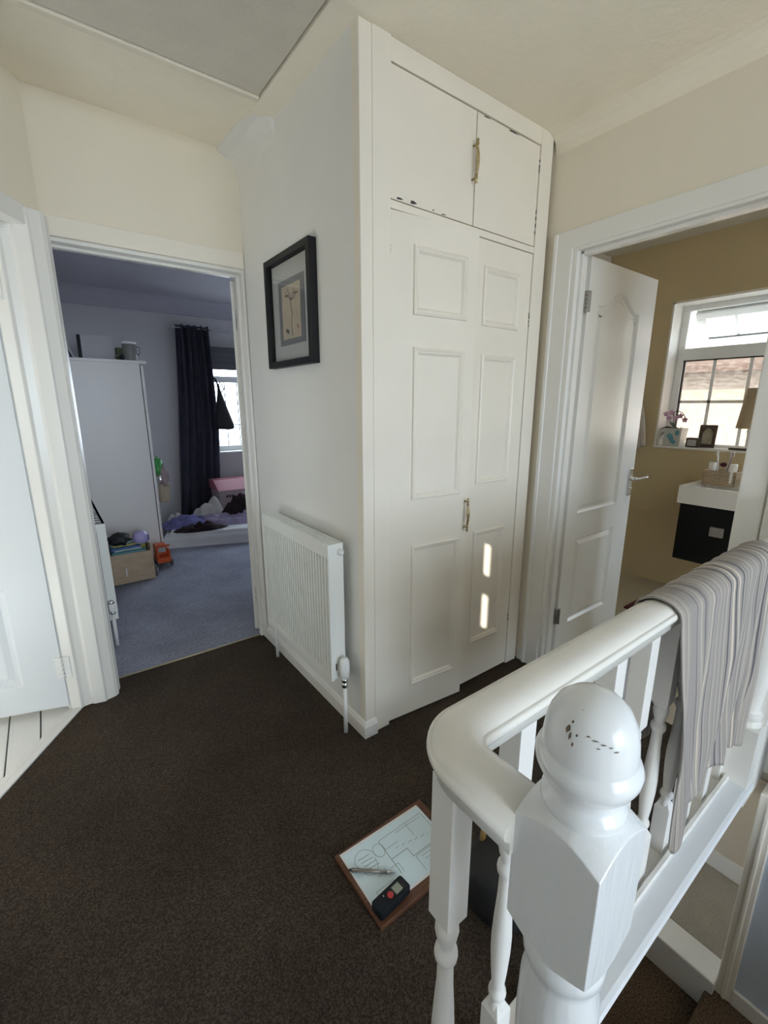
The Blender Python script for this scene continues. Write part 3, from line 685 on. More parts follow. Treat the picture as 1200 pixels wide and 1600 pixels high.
MB().tube([(.852, 2.115, 0), (.852, 2.115, .25)], .0085, 12).tube([(.852, 2.115, .25), (.852, 2.078, .262)], .010, 12).build('pipe', 'plastic', ra)
for yy in (1.55, 1.93): B(.866, yy, .30, .8955, yy + .03, .76).build('bracket', 'steel', ra)

# ================================================================== PICTURE
pc = thing('framed_picture', (.88, 1.83, 1.50), 'black box-framed tree print with grey mounts on the radiator wall', 'picture')
xa, xb_, ya, yb, za, zb = .862, .8965, 1.618, 2.036, 1.500, 1.940
m = MB(); t_ = .026
m.box(xa, ya, za, xb_, ya + t_, zb); m.box(xa, yb - t_, za, xb_, yb, zb); m.box(xa, ya + t_, za, xb_, yb - t_, za + t_); m.box(xa, ya + t_, zb - t_, xb_, yb - t_, zb)
m.build('frame', 'black_frame', pc, .0015)
B(.888, ya + t_, za + t_, .895, yb - t_, zb - t_).build('mount', 'mount', pc)
yc_, zc_ = (ya + yb) / 2, (za + zb) / 2 + .0
i1 = B(.886, yc_ - .118, zc_ - .130, .888, yc_ + .118, zc_ + .125).build('inner_mount', 'mount2', pc)
i2 = B(.8845, yc_ - .085, zc_ - .108, .886, yc_ + .085, zc_ + .100).build('print', 'parchment', pc)
tr_ = MB(); X_ = .8842
def stroke(mb, pts, wd, axis='x', at=X_):
    for a, b in zip(pts[:-1], pts[1:]):
        a, b = Vector(a), Vector(b); dv = (b - a); 
        if dv.length < 1e-6: continue
        nn = Vector((-dv.y, dv.x)).normalized() * wd / 2
        q = [a + nn, a - nn, b - nn, b + nn]
        mb.add([(at, p.x, p.y) if axis == 'x' else (p.x, p.y, at) for p in q], [(0, 1, 2, 3)])
yt = yc_ - .005
stroke(tr_, [(yt, zc_ - .10), (yt + .004, zc_ - .05), (yt - .004, zc_ - .01), (yt + .006, zc_ + .025), (yt + .004, zc_ + .045)], .006)
for a, b in ((.05, .075), (.03, .085), (-.03, .08), (-.045, .06), (.012, .07), (-.02, .055)): stroke(tr_, [(yt + .004, zc_ + .042), (yt + a * .6, zc_ + b * .72), (yt + a, zc_ + b)], .003)
for a in (.05, .035, -.03, -.05): stroke(tr_, [(yt + a - .012, zc_ + .058), (yt + a + .01, zc_ + .064)], .005)
stroke(tr_, [(yt + .03, zc_ - .082), (yt + .06, zc_ - .07)], .014)
tr_.build('tree_drawing', 'ink', i2, fix=False)
m = MB(); stroke(m, [(yt - .06, zc_ - .075), (yt - .045, zc_ - .06)], .012); m.build('red_seal', 'ink_red', i2, fix=False)
B(.8755, ya + t_, za + t_, .8765, yb - t_, zb - t_).build('glass', 'glass', pc)

# ================================================================== BALUSTRADE
bs = thing('stair_balustrade', (1.1, .36, 0), 'white painted stair balustrade with acorn-topped newel post and turned balusters', 'balustrade')
def lerp_arc(c, r, a0, a1, n=10): return [(c[0] + r * math.cos(a0 + (a1 - a0) * i / n), c[1] + r * math.sin(a0 + (a1 - a0) * i / n)) for i in range(n + 1)]
RP = [(-.030, .846), (-.030, .862), (-.033, .866), (-.040, .872), (-.0425, .879), (-.0415, .886), (-.038, .8895), (-.0355, .889), (-.0345, .8905), (-.028, .8975), (-.016, .902), (0, .9035), (.016, .902), (.028, .8975), (.0345, .8905), (.0355, .889), (.038, .8895), (.0415, .886), (.0425, .879), (.040, .872), (.033, .866), (.030, .862), (.030, .846)]
path = [(.384, .238)] + [(.384, .325)] + lerp_arc((.442, .326), .058, math.pi, math.pi / 2, 14) + [(.7, .384), (1.1, .384), (1.5, .384), (1.86, .384)]
MB().sweep(list(reversed(RP)), path).build('handrail', 'rail', bs)
def newel(cx, cy, z_foot, top=True):
    root = None
    hs = .049; NA = 64
    mb = MB()
    ring = lambda z, a_, sgn: [(cx + Rr * math.cos(t), cy + Rr * math.sin(t), z + sgn * a_ * (Rr - hs)) for t, Rr in ((t, hs / max(abs(math.cos(t)), abs(math.sin(t)))) for t in [math.pi / 4 + 2 * math.pi * k / NA for k in range(NA)])]
    circ = lambda z, r: [(cx + r * math.cos(t), cy + r * math.sin(t), z) for t in [math.pi / 4 + 2 * math.pi * k / NA for k in range(NA)]]
    rows = [circ(.926, .040), ring(.918, .85, -1), ring(.744, .85, 1), circ(.732, .043)]
    v = [p for r_ in rows for p in r_]; f = []
    for i in range(3):
        for k in range(NA): f.append((i * NA + k, i * NA + (k + 1) % NA, (i + 1) * NA + (k + 1) % NA, (i + 1) * NA + k))
    mb.add(v, f)
    mb.lathe([(.043, .735), (.046, .722), (.046, .710), (.040, .700), (.040, .69), (.0455, .66), (.047, .60), (.044, .50), (.036, .38), (.031, .31), (.034, .30), (.042, .295), (.042, .28), (.036, .27), (.044, .25)], (cx, cy, 0), 40)
    mb.box(cx - hs, cy - hs, z_foot, cx + hs, cy + hs, .25)
    return mb
nw = newel(.409, .191, -.25).build('newel_post', 'newel_block', bs, .0012)
ac = MB().lathe([(.0405, .924), (.043, .930), (.0425, .937), (.037, .942), (.0355, .948), (.038, .955), (.047, .966), (.0515, .976), (.0525, .984), (.050, .991), (.0465, .9945), (.0465, .997), (.0463, 1.004), (.0450, 1.017), (.0415, 1.032), (.035, 1.045), (.025, 1.0545), (.012, 1.0595), (.0, 1.0605)], (.409, .191, 0), 48, cap=False)
ac.build('acorn_finial', 'newel', nw)
DP = [(.0465, .997), (.0463, 1.004), (.0450, 1.017), (.0415, 1.032), (.035, 1.045), (.025, 1.0545), (.012, 1.0595)]
def dome(a, z):
    for (r0, z0_), (r1, z1_) in zip(DP[:-1], DP[1:]):
        if z0_ <= z <= z1_: r = r0 + (r1 - r0) * (z - z0_) / (z1_ - z0_); break
    else: r = .012
    r += .0006; return (.409 + r * math.cos(R(a)), .191 + r * math.sin(R(a)), z)
for a, z, da, dz in ((176, 1.034, 3.5, .008), (181, 1.029, 2, .008), (186, 1.023, 1.5, .005), (179, 1.042, 2, .003), (189, 1.033, 1.5, .003), (203, 1.036, 3, .0015), (212, 1.034, 5, .0012), (222, 1.032, 4, .0012), (216, 1.028, 3, .001), (231, 1.030, 3, .0012), (238, 1.026, 4, .001)):
    MB().add([dome(a - da, z), dome(a - da * .2, z - dz * .4), dome(a + da, z + dz * .1), dome(a + da * .4, z + dz * .6), dome(a - da * .5, z + dz * .5)], [(0, 1, 2, 3, 4)]).build('paint_chip', 'chip', nw)
B(.452, .168, .845, .4605, .197, .862).cbox((.4595, .176, .815), (.003, .014, .05)).build('old_fixing_plate', 'newel', nw, .001)
nf = newel(1.855, .334, -.055).build('newel_post', 'gloss', bs, .0012)
MB().lathe([(.0405, .924), (.043, .930), (.0425, .937), (.037, .942), (.0355, .948), (.038, .955), (.047, .966), (.0515, .976), (.0525, .984), (.050, .991), (.0465, .9945), (.0465, .997), (.0463, 1.004), (.0450, 1.017), (.0415, 1.032), (.035, 1.045), (.025, 1.0545), (.012, 1.0595), (.0, 1.0605)], (1.855, .334, 0), 32, cap=False).build('acorn_finial', 'newel', nf)
def baluster_mesh(zb=.018):
    h = .0205; mb = MB()
    def sq(z0, z1, c0, c1):
        # square block; ends chamfered to the turning
        v = []; 
        for z, s in ((z0 - (.022 if c0 else 0), .010 if c0 else h), (z0, h), (z1, h), (z1 + (.022 if c1 else 0), .010 if c1 else h)):
            v += [(-s, -s, z), (s, -s, z), (s, s, z), (-s, s, z)]
        f = [(i * 4 + k, i * 4 + (k + 1) % 4, i * 4 + 4 + (k + 1) % 4, i * 4 + 4 + k) for i in range(3) for k in range(4)] + [(3, 2, 1, 0), (12, 13, 14, 15)]
        mb.add(v, f)
    sq(.60, .85, True, False); sq(zb, .17, False, True)
    mb.lathe([(.0135, .60), (.0175, .580), (.0185, .570), (.0165, .558), (.0125, .545), (.0125, .536), (.0175, .530), (.0185, .522), (.0175, .514), (.0135, .508), (.0125, .50), (.0135, .46), (.0165, .41), (.0190, .36), (.0185, .32), (.0155, .27), (.0125, .235), (.0120, .225), (.0165, .219), (.0175, .213), (.0165, .206), (.0125, .200), (.0125, .193), (.0165, .184), (.0175, .176), (.015, .165)], (0, 0, 0), 20)
    return mb
b0 = None
for i, (x, y) in enumerate([(.384, .355)] + [(.565 + .1545 * k, .382) for k in range(9)]):
    mb = baluster_mesh()
    if b0 is None:
        b0 = mb.build('baluster', 'bal', bs, .001); b0.data.transform(Matrix.Translation(ORG[bs.name])); b0.location = Vector((x, y, 0)) - ORG[bs.name]
    else:
        c = b0.copy(); COL.objects.link(c); c.location = Vector((x, y, 0)) - ORG[bs.name]
MB().box(.37, .352, 0, 1.86, .415, .018).build('base_rail', 'bal', bs, .003)
MB().box(.362, .24, 0, .41, .352, .018).build('base_rail', 'bal', bs, .003)
MB().sweep([(0, .0), (0, .036), (.002, .040), (.012, .040), (.014, .037), (.014, 0)], [(.45, .338), (1.812, .338)], False).build('lip_moulding', 'gloss', bs)
MB().sweep([(.055, .022), (.0, .022), (-.010, .018), (-.014, .008), (-.010, -.002), (0, -.006), (.055, -.006)], [(.45, .290), (1.86, .290)], False).build('landing_nosing', 'gloss_skylit', bs)
MB().box(.45, .288, -.050, 1.86, .302, -.004).build('apron_board', 'gloss_skylit', bs, .002)

# ================================================================== STRIPED THROW ON THE RAIL
def throw():
    nu, nv = 110, 90
    # path across the rail: back hem -> over the top -> front hem ; each point (y, z)
    top = [(.433, .876), (.430, .892), (.412, .905), (.396, .911), (.382, .912), (.366, .911), (.352, .906), (.338, .894), (.333, .878)]
    v = []; uvs = []
    for i in range(nu + 1):
        s = i / nu
        xt = 1.066 + s * .738                                  # on the rail
        lf = .70 - .10 * math.sin(s * 2.2) + .015 * math.sin(s * 21) - .03 * max(0, s - .55) - .05 * math.exp(-((s - .03) / .05) ** 2) * -1.0 # front drop
        lb = .46 + .05 * math.sin(s * 5 + 1)                   # back drop
        for j in range(nv + 1):
            t = j / nv
            if t < .30:
                k = 1 - t / .30; y = .433 + .006 * k; z = .878 - lb * k; dep = k; side = 1
            elif t < .45:
                k = (t - .30) / .15 * 8; a = min(7, int(k)); q = k - a
                y = top[a][0] + (top[a + 1][0] - top[a][0]) * q; z = top[a][1] + (top[a + 1][1] - top[a][1]) * q; dep = 0; side = 0
            else:
                k = (t - .45) / .55; y = .334 - .006 * k; z = .878 - lf * k; dep = k; side = -1
            x = xt
            if side == -1:
                # cloth gathers towards its middle as it falls
                x = xt + dep * (.16 * (1 - s) ** 1.3 - .13 * s ** 1.5) + .012 * dep * math.sin(s * 17 + 3 * dep)
                fold = math.sin(s * 27 + 5.0 * dep + 2 * math.sin(s * 7)) * .7 + math.sin(s * 13 + 1.3) * .5 + noise.noise((s * 9, dep * 3, 1.7)) * .9
                y -= .010 * min(1, dep * 3) + fold * .012 * min(1, dep * 1.6) 
                y = min(y, .333)
            elif side == 1:
                x = xt + dep * (-.09 * (1 - s) ** 2 + .02 * s)
                y += .012 * min(1, dep * 2) + math.sin(s * 40 + dep * 3) * .010 * dep
                y = max(y, .432)
            else:
                z += .0016 * math.sin(s * 60) + .0025 * noise.noise((s * 12, t * 20, 0.3))
            v.append((x, y, z)); uvs.append((s, t))
    f = [(i * (nv + 1) + j, (i + 1) * (nv + 1) + j, (i + 1) * (nv + 1) + j + 1, i * (nv + 1) + j + 1) for i in range(nu) for j in range(nv)]
    mb = MB().add(v, f, True); o = mb.build('striped_throw', 'stripe', None)
    uvl = o.data.uv_layers.new(name='uv')
    for l in o.data.loops: uvl.data[l.index].uv = uvs[l.vertex_index]
    so = o.modifiers.new('thickness', 'SOLIDIFY'); so.thickness = .004; so.offset = 0
    return tag(o, 'grey and cream striped woven throw draped over the stair handrail', 'throw')
throw()

# ================================================================== DRAWING BOARD ON THE FLOOR
tag(B(.522, .712, .0, .862, .952, .016).build('drawing_board', 'dk_wood', None, .003), 'dark reddish wooden board lying on the brown carpet', 'board')
SH = Matrix.Translation((.684, .838, 0)) @ Matrix.Rotation(R(-1.0), 4, 'Z')
sh = thing('floor_plan_sheet', (.684, .838, .016), 'pale blue hand-drawn floor plan sheet lying on the wooden board', 'drawing')
MB().box(-.150, -.100, .0162, .150, .103, .0168).xf(SH).build('white_backing', 'paper_white', sh)
MB().box(-.146, -.092, .0168, .150, .095, .0176).xf(SH).build('sheet', 'paper', sh)
ln = MB()
def PL(pts, wd=.0013): stroke(ln, pts, wd, 'z', .0179)
PL([(-.03, .07), (.14, .072)]); PL([(-.03, .07), (-.03, .0), (.03, .0), (.03, -.03), (.10, -.03)], .0018)
PL([(.035, -.035), (.10, -.035), (.10, -.085)], .0012); PL([(.035, -.035), (.035, -.085)]); PL([(.03, .062), (.13, .062)]); PL([(-.03, .0), (-.03, -.05)], .002)
PL([(.14, .072), (.14, -.02)]); PL([(.075, .07), (.075, .02)]); PL([(-.03, .035), (.02, .035)])
oc = [(-.095 + .034 * math.cos(a * math.pi / 12) * (1 if a < 12 else .8), .035 + .042 * math.sin(a * math.pi / 12)) for a in range(25)]; PL(oc)
for k_ in range(4): PL([(-.115 + .004 * k_, .055 - .013 * k_), (-.075 + .003 * k_, .052 - .013 * k_)], .0016)
oc = [(-.045 + .018 * math.cos(a * math.pi / 8), .045 + .022 * math.sin(a * math.pi / 8)) for a in range(17)]; PL(oc)
for k_ in range(3): PL([(.05 + .005 * k_, -.045 - .012 * k_), (.085, -.045 - .012 * k_)], .0012)
PL([(-.12, -.05), (-.06, -.05), (-.06, -.08), (-.12, -.08), (-.12, -.05)]); PL([(-.05, -.02), (-.02, -.02), (-.02, -.05)]); PL([(-.09, -.02), (-.06, -.01)])
for k_ in range(5): PL([(.0 + .022 * k_, .02 - .004 * k_), (.012 + .022 * k_, .022 - .004 * k_)], .0014)
ln.xf(SH).build('pencil_lines', 'pencil', sh, fix=False)
pn = thing('pen', (.59, .838, .018), 'slim grey metal pen lying across the floor plan sheet', 'pen')
pa_, pb_ = Vector((.533, .884, .0235)), Vector((.640, .796, .0235)); pd = (pb_ - pa_)
MB().tube([pa_ + pd * .05, pa_ + pd * .8], [.0055, .0050], 12).build('barrel', 'pen', pn)
MB().tube([pa_ + pd * .8, pa_ + pd * .93, pa_ + pd * .985], [.0052, .0035, .0012], 12).build('tip', 'chrome', pn)
MB().tube([pa_ - pd * .01, pa_ + pd * .05], [.0028, .0035], 10).build('push_button', 'black', pn)
MB().tube([pa_ + pd * .08 + Vector((-.004, -.005, .004)), pa_ + pd * .36 + Vector((-.004, -.005, .004))], .0016, 8).build('clip', 'pen', pn)
lm = thing('laser_measure', (.585, .748, .0176), 'small black laser distance meter with red button on the plan sheet', 'measuring tool')
LM = Matrix.Translation((.583, .748, .0176)) @ Matrix.Rotation(R(6), 4, 'Z')
MB().prism([(-.056, -.018), (-.050, -.023), (.050, -.022), (.056, -.017), (.056, .017), (.050, .022), (-.050, .023), (-.056, .018)], 0, .024).xf(LM).build('body', 'device', lm, .003)
MB().box(.006, -.015, .024, .050, .015, .0252).xf(LM).build('bezel', 'black', lm, .001)
MB().box(.010, -.0115, .0252, .034, .0115, .0256).xf(LM).build('display', 'screen', lm)
MB().lathe([(.009, .024), (.009, .026), (.007, .0268)], (-.004, 0, 0), 16).xf(LM).build('measure_button', 'red', lm)
for a, b in ((-.020, .010), (-.020, -.010), (-.032, 0.0), (-.042, .01)): MB().lathe([(.0032, .024), (.0032, .0254)], (a, b, 0), 10).xf(LM).build('key', 'device', lm)
MB().box(-.021, .008, .0254, -.019, .012, .0256).xf(LM).build('key_mark', 'plastic', lm)

# ================================================================== BAG BEHIND THE BALUSTERS
hb = thing('holdall_bag', (.95, .57, 0), 'black bag with brown leather trim standing behind the balusters', 'bag')
prof = []
def blob(c, r, seed, n=24, m_=14, amp=.12, flat=0.0, sq=1.0):
    mb = MB(); v = []; f = []
    for i in range(m_ + 1):
        ph = math.pi * i / m_
        for k in range(n):
            a = 2 * math.pi * k / n; d_ = Vector((math.sin(ph) * math.cos(a), math.sin(ph) * math.sin(a), math.cos(ph)))
            e = Vector([math.copysign(abs(q) ** sq, q) for q in d_])
            s = 1 + amp * noise.noise(d_ * 2.1 + Vector((seed, seed * .37, 0)))+ amp * .5 * noise.noise(d_ * 5.3 + Vector((seed * 1.3, 0, seed)))
            p = Vector((c[0] + e.x * r[0] * s, c[1] + e.y * r[1] * s, c[2] + e.z * r[2] * s)); p.z = max(p.z, c[2] - r[2] * (1 - flat)); v.append(p)
    for i in range(m_):
        for k in range(n): f.append((i * n + k, (i + 1) * n + k, (i + 1) * n + (k + 1) % n, i * n + (k + 1) % n))
    return mb.add(v, f, True)
blob((.95, .565, .105), (.235, .10, .105), 3.1, sq=.6, amp=.05, flat=0.02).build('body', 'black', hb)
blob((1.00, .585, .185), (.17, .06, .035), 5.1, sq=.7, amp=.08).build('top_flap', 'leather', hb)
for dy in (-.03, .04):
    MB().tube([(.80, .585 + dy, .185), (.805, .585 + dy, .225), (.84, .585 + dy * 1.5, .250), (.92, .585 + dy * 1.5, .252), (.96, .585 + dy, .225), (.965, .585 + dy, .19)], .008, 10).build('handle', 'tan', hb)

# ================================================================== BEDROOM
wd = thing('wardrobe', (.40, 4.78, 0), 'tall white wardrobe seen side-on in the bedroom', 'wardrobe')
B(.085, 4.25, 0, .690, 5.35, 1.665).build('carcass', 'white_lam', wd, .002)
B(.085, 4.235, 1.665, .740, 5.36, 1.688).build('top_panel', 'white_lam', wd, .002)
for ya, yb in ((4.25, 4.795), (4.80, 5.35)): B(.696, ya, .06, .716, yb, 1.655).build('door', 'white_lam', wd, .002)
B(.205, 4.247, 1.625, .222, 4.2495, 1.662).build('red_sticker', 'red', wd)
# things on the wardrobe
cv_ = thing('stretched_canvas', (.42, 4.42, 1.688), 'pale grey canvas with black edge leaning on top of the wardrobe', 'canvas')
cm = Matrix.Translation((.425, 4.40, 1.697)) @ Matrix.Rotation(R(-9), 4, 'Z') @ Matrix.Rotation(R(-9), 4, 'X')
MB().box(-.105, 0, .0, .115, .006, .185).xf(cm).build('face', 'canvas', cv_)
MB().box(-.130, .0, .0, -.105, .05, .185).box(-.105, .006, 0, .115, .012, .185).xf(cm).build('edge', 'black', cv_)
for i, (x, t, h, m_, lab) in enumerate(((.225, .018, .15, 'black', 'black book leaning at the far left on the wardrobe top'), (.258, .012, .13, 'canvas', 'thin grey book leaning beside the canvas on the wardrobe'))):
    o = MB().box(-t / 2, -.05, 0, t / 2, .08, h).xf(Matrix.Translation((x, 4.36, 1.689)) @ Matrix.Rotation(R(-22), 4, 'Y')); 
    zmin = min(p.z for p in o.v); o.xf(Matrix.Translation((0, 0, 1.6885 - zmin))); tag(o.build('book', m_, None, .001), lab, 'book', 'books on the wardrobe')
tag(B(.553, 4.36, 1.688, .635, 4.44, 1.790).build('small_carton', 'olive_box', None, .003), 'small olive green carton behind the tin on the wardrobe', 'box')
hp_ = thing('small_gadget', (.585, 4.31, 1.688), 'small round black item in front of the green carton on the wardrobe', 'gadget')
MB().lathe([(.0, 0), (.022, 0), (.024, .012), (.018, .022), (.0, .024)], (.585, 4.30, 1.712), 18, Matrix.Rotation(R(90), 4, 'X')).build('disc', 'black', hp_)
MB().tube([(.56 + .03 * math.cos(a * .35), 4.31, 1.700 + .024 * math.sin(a * .35)) for a in range(1, 9)], .004, 8).build('strap', 'mug', hp_)
tn = thing('storage_tin', (.645, 4.30, 1.688), 'grey round tin with white rim at the wardrobe top corner', 'tin')
MB().lathe([(.050, 0), (.052, .004), (.052, .125), (.050, .128)], (.640, 4.30, 1.688), 28).build('body', 'mug', tn)
MB().lathe([(.054, .126), (.054, .142), (.050, .144), (.0, .144)], (.640, 4.30, 1.688), 28).build('lid', 'plastic', tn)
MB().tube([(.690, 4.295, 1.80), (.712, 4.29, 1.79), (.714, 4.29, 1.75), (.690, 4.295, 1.73)], .005, 8).build('handle', 'mug', tn)
# bedroom radiator
br = thing('bedroom_radiator', (.13, 3.3, 0), 'double panel radiator with chrome valve just inside the bedroom door', 'radiator')
y0, y1, z0, z1, xa, xb_ = 2.79, 3.85, .155, .715, .095, .190
for x in (xa, xb_ - .014):
    mb = MB(); mb.box(x, y0, z0, x + .014, y1, z1)
    for i in range(30): mb.box(x + .012, y0 + .02 + i * .034, z0 + .03, x + .017, y0 + .038 + i * .034, z1 - .03)
    mb.build('panel', 'rad', br)
B(xa + .016, y0 + .02, z0 + .02, xb_ - .016, y1 - .02, z1 - .04).build('fins', 'steel', br)
g = MB(); g.box(xa, y0, z1 - .004, xa + .012, y1, z1); g.box(xb_ - .012, y0, z1 - .004, xb_, y1, z1)
for i in range(16): g.box(xa, y0 + i * (y1 - y0 - .012) / 15, z1 - .004, xb_, y0 + .012 + i * (y1 - y0 - .012) / 15, z1)
g.build('top_grille', 'rad', br)
MB().box(xa, y0 - .004, z1 - .035, xb_, y0, z1).box(xa, y0 - .004, z0, xa + .042, y0, z1 - .035).box(xb_ - .042, y0 - .004, z0, xb_, y0, z1 - .035).build('end_panel', 'rad', br)
MB().lathe([(.012, .195), (.016, .20), (.016, .212), (.010, .215)], (.165, 2.775, 0), 14).build('valve_body', 'chrome', br)
MB().lathe([(.010, .255), (.016, .26), (.016, .272), (.006, .28)], (.165, 2.775, 0), 14).build('valve_cap', 'chrome', br)
MB().lathe([(.014, .214), (.017, .218), (.017, .255), (.014, .258)], (.165, 2.775, 0), 16).build('valve_collar', 'plastic', br)
MB().tube([(.165, 2.775, 0), (.165, 2.775, .198)], .009, 12).build('pipe', 'plastic', br)
# trolley box with books
tb = thing('wooden_book_trolley', (.40, 3.95, 0), 'pale plywood box on wheels holding picture books by the wardrobe', 'box')
y0, y1, xa, xb_ = 3.74, 4.16, .262, .530
B(xa, y0, .012, xb_, y0 + .015, .245).build('front_panel', 'birch', tb, .002); B(xa, y1 - .015, .012, xb_, y1, .245).build('back_panel', 'birch', tb, .002)
MB().prism([(y0, .012), (y1, .012), (y1, .29), (y1 - .05, .30), (y1 - .17, .255), (y0 + .08, .285), (y0, .30)], xb_, xb_ + .014, lambda u, v, x: (x, u, v)).build('side_panel', 'birch', tb)
MB().prism([(y0, .012), (y1, .012), (y1, .29), (y0, .26)], xa - .014, xa, lambda u, v, x: (x, u, v)).build('side_panel', 'birch', tb)
B(xa, y0 + .015, .012, xb_, y1 - .015, .03).build('bottom_panel', 'birch', tb)
MB().tube([(.352, y0 - .004, .070), (.348, y0 - .004, .10), (.352, y0 - .004, .135)], .004, 8).build('rope_pull', 'plastic', tb)
for yy in (3.83, 4.09):
    wl = MB().lathe([(.020, 0), (.045, .003), (.048, .012), (.045, .022), (.020, .025)], (.547, yy, .048), 24, Matrix.Rotation(R(90), 4, 'Y')).build('wheel', 'rubber', tb)
    MB().lathe([(.0, .0), (.019, .0), (.017, .006), (.0, .007)], (.5715, yy, .048), 18, Matrix.Rotation(R(90), 4, 'Y')).build('hub', 'clear_wheel', wl)
bk = [('teal_book', .034, .255, 'teal picture book standing nearest in the wooden trolley'), ('pale_book', .026, .262, 'pale blue picture book, second from the front in the trolley'), ('blue_book', .030, .270, 'dark blue picture book in the middle of the trolley'), ('yellow_book', .028, .278, 'yellow picture book behind the dark blue one in the trolley'), ('teal_book', .030, .268, 'teal picture book towards the back of the trolley'), ('pale_book', .03, .28, 'pale blue picture book at the very back of the trolley')]
yy = 3.762
for m_, t, h, lab in bk:
    o = MB().box(xa + .006 + (yy * 37 % 1) * .03, yy, .0305, xb_ - .008 - (yy * 53 % 1) * .05, yy + t, h).build('picture_book', m_, None, .002)
    tag(o, lab, 'book', 'picture books in the trolley'); yy += t + .012
bl = MB(); 
blob((.345, 3.90, .326), (.075, .07, .047), 1.7, amp=.35, flat=.02).build('black_pouch', 'black', None)
tag(bpy.data.objects['black_pouch'], 'crumpled black pouch lying on the books in the trolley', 'pouch')
hl = thing('round_toy', (.50, 3.92, .28), 'round lavender plastic toy on the books beside the black pouch', 'toy')
MB().lathe([(.050, .0), (.056, .012), (.058, .035), (.052, .062), (.036, .082), (.015, .091), (.0, .092)], (.492, 3.90, .279), 24, cap=False).build('shell', 'lav', hl)
MB().lathe([(.0, 0), (.026, 0), (.024, .004), (.0, .005)], (.545, 3.88, .315), 16, Matrix.Rotation(R(90), 4, 'Y')).build('opening', 'blue_book', hl)
MB().lathe([(.0, 0), (.006, 0), (.0, .003)], (.500, 3.846, .31), 10, Matrix.Rotation(R(90), 4, 'X')).build('stud', 'chrome', hl)
# toy truck
tk = thing('toy_truck', (.68, 4.07, 0), 'orange red plastic toy truck beside the book trolley', 'toy')
k = MB(); k.box(.605, 3.98, .04, .715, 4.15, .085); k.box(.61, 4.06, .085, .70, 4.15, .18); k.build('cab', 'orange', tk, .008)
MB().box(.607, 3.985, .085, .622, 4.06, .195).box(.697, 3.985, .085, .712, 4.06, .15).box(.607, 3.985, .18, .712, 4.0, .195).build('roll_frame', 'orange', tk, .004)
B(.63, 4.057, .115, .69, 4.0605, .155).build('windscreen', 'pale_book', tk)
for x, y in ((.600, 4.01), (.600, 4.12), (.708, 4.01), (.708, 4.12)): MB().lathe([(.012, 0), (.032, .002), (.034, .010), (.032, .018), (.012, .02)], (x, y, .034), 20, Matrix.Rotation(R(90), 4, 'Y')).build('wheel', 'rubber', tk)
# mattress and things on it
mt = thing('floor_mattress', (1.5, 4.9, 0), 'white sheeted mattress lying on the blue bedroom carpet', 'mattress')
MM = Matrix.Translation((.735, 4.522, 0)) @ Matrix.Rotation(R(-19), 4, 'Z')
mb = MB(); nx, ny = 24, 14; v = []
def mz(u, w_): 
    e = min(u, 1 - u, w_ * .6, (1 - w_) * .6); return .125 * min(1, (max(0, e) / .03) ** .4) if e > 0 else 0
for i in range(nx + 1):
    for j in range(ny + 1):
        u, w_ = i / nx, j / ny; v.append((u * 1.75, w_ * .86, max(.002, mz(u, w_) * (1 + .03 * noise.noise((u * 6, w_ * 4, 0))))))
f = [(i * (ny + 1) + j, (i + 1) * (ny + 1) + j, (i + 1) * (ny + 1) + j + 1, i * (ny + 1) + j + 1) for i in range(nx) for j in range(ny)]
mb.add(v, f, True); 
mb.xf(MM).build('sheet', 'sheet', mt)
MB().box(.012, .012, .001, 1.738, .848, .10).xf(MM).build('core', 'sheet', mt, .02)
def heap(name, c, r, m_, seed, lab, cat, rz=0, amp=.45, fine=1.0, thick=1.0):
    """crumpled cloth: a low mound with sharp folds and a ragged outline"""
    n, mr = 64, 22; v = [(0, 0, r[2])]; f = []
    for i in range(1, mr + 1):
        q = i / mr
        for k in range(n):
            a = 2 * math.pi * k / n; ed = 1 + amp * (noise.noise((math.cos(a) * 1.3 + seed, math.sin(a) * 1.3, seed)) + .4 * noise.noise((math.cos(a) * 4 + seed, math.sin(a) * 4, seed)))
            x, y = math.cos(a) * r[0] * q * ed, math.sin(a) * r[1] * q * ed
            h = r[2] * (1 - q ** 2.2) + r[2] * .55 * (1 - q) ** .3 * (abs(noise.noise((x * 14 * fine + seed, y * 14 * fine, seed))) * 1.6 - .25) + r[2] * .35 * noise.noise((x * 5 + seed * 2, y * 5, 1)) * (1 - q)
            v.append((x, y, max(0.0, h) if q < 1 else 0))
    f += [(0, 1 + k, 1 + (k + 1) % n) for k in range(n)]
    for i in range(mr - 1):
        for k in range(n): f.append((1 + i * n + k, 1 + (i + 1) * n + k, 1 + (i + 1) * n + (k + 1) % n, 1 + i * n + (k + 1) % n))
    o = MB().add(v, f, True).xf(Matrix.Translation(c) @ Matrix.Rotation(R(rz), 4, 'Z')).build(name, m_, None)
    return tag(o, lab, cat)
heap('crumpled_duvet', (1.50, 4.74, .126), (.42, .20, .085), 'lilac_cloth', 2.3, 'crumpled lilac duvet spread along the floor mattress', 'duvet', -19, .25)
heap('blue_blanket', (1.05, 4.83, .127), (.27, .17, .085), 'blue_cloth', 7.7, 'crumpled blue violet blanket at the left of the mattress', 'blanket', -10, .3)
heap('white_blanket', (1.33, 4.93, .127), (.20, .12, .19), 'white_cloth', 4.1, 'heap of crumpled white bedding below the dark curtain', 'bedding', 0, .25, .5)
heap('crumpled_cloth', (.99, 5.01, .127), (.09, .07, .09), 'white_cloth', 9.4, 'small crumpled white cloth between wardrobe and curtain', 'cloth', 0, .3)
heap('dark_jumper', (1.115, 4.56, .128), (.235, .095, .055), 'fabric_dk', 5.6, 'dark maroon jumper lying on the front of the mattress', 'clothing', -12, .22)
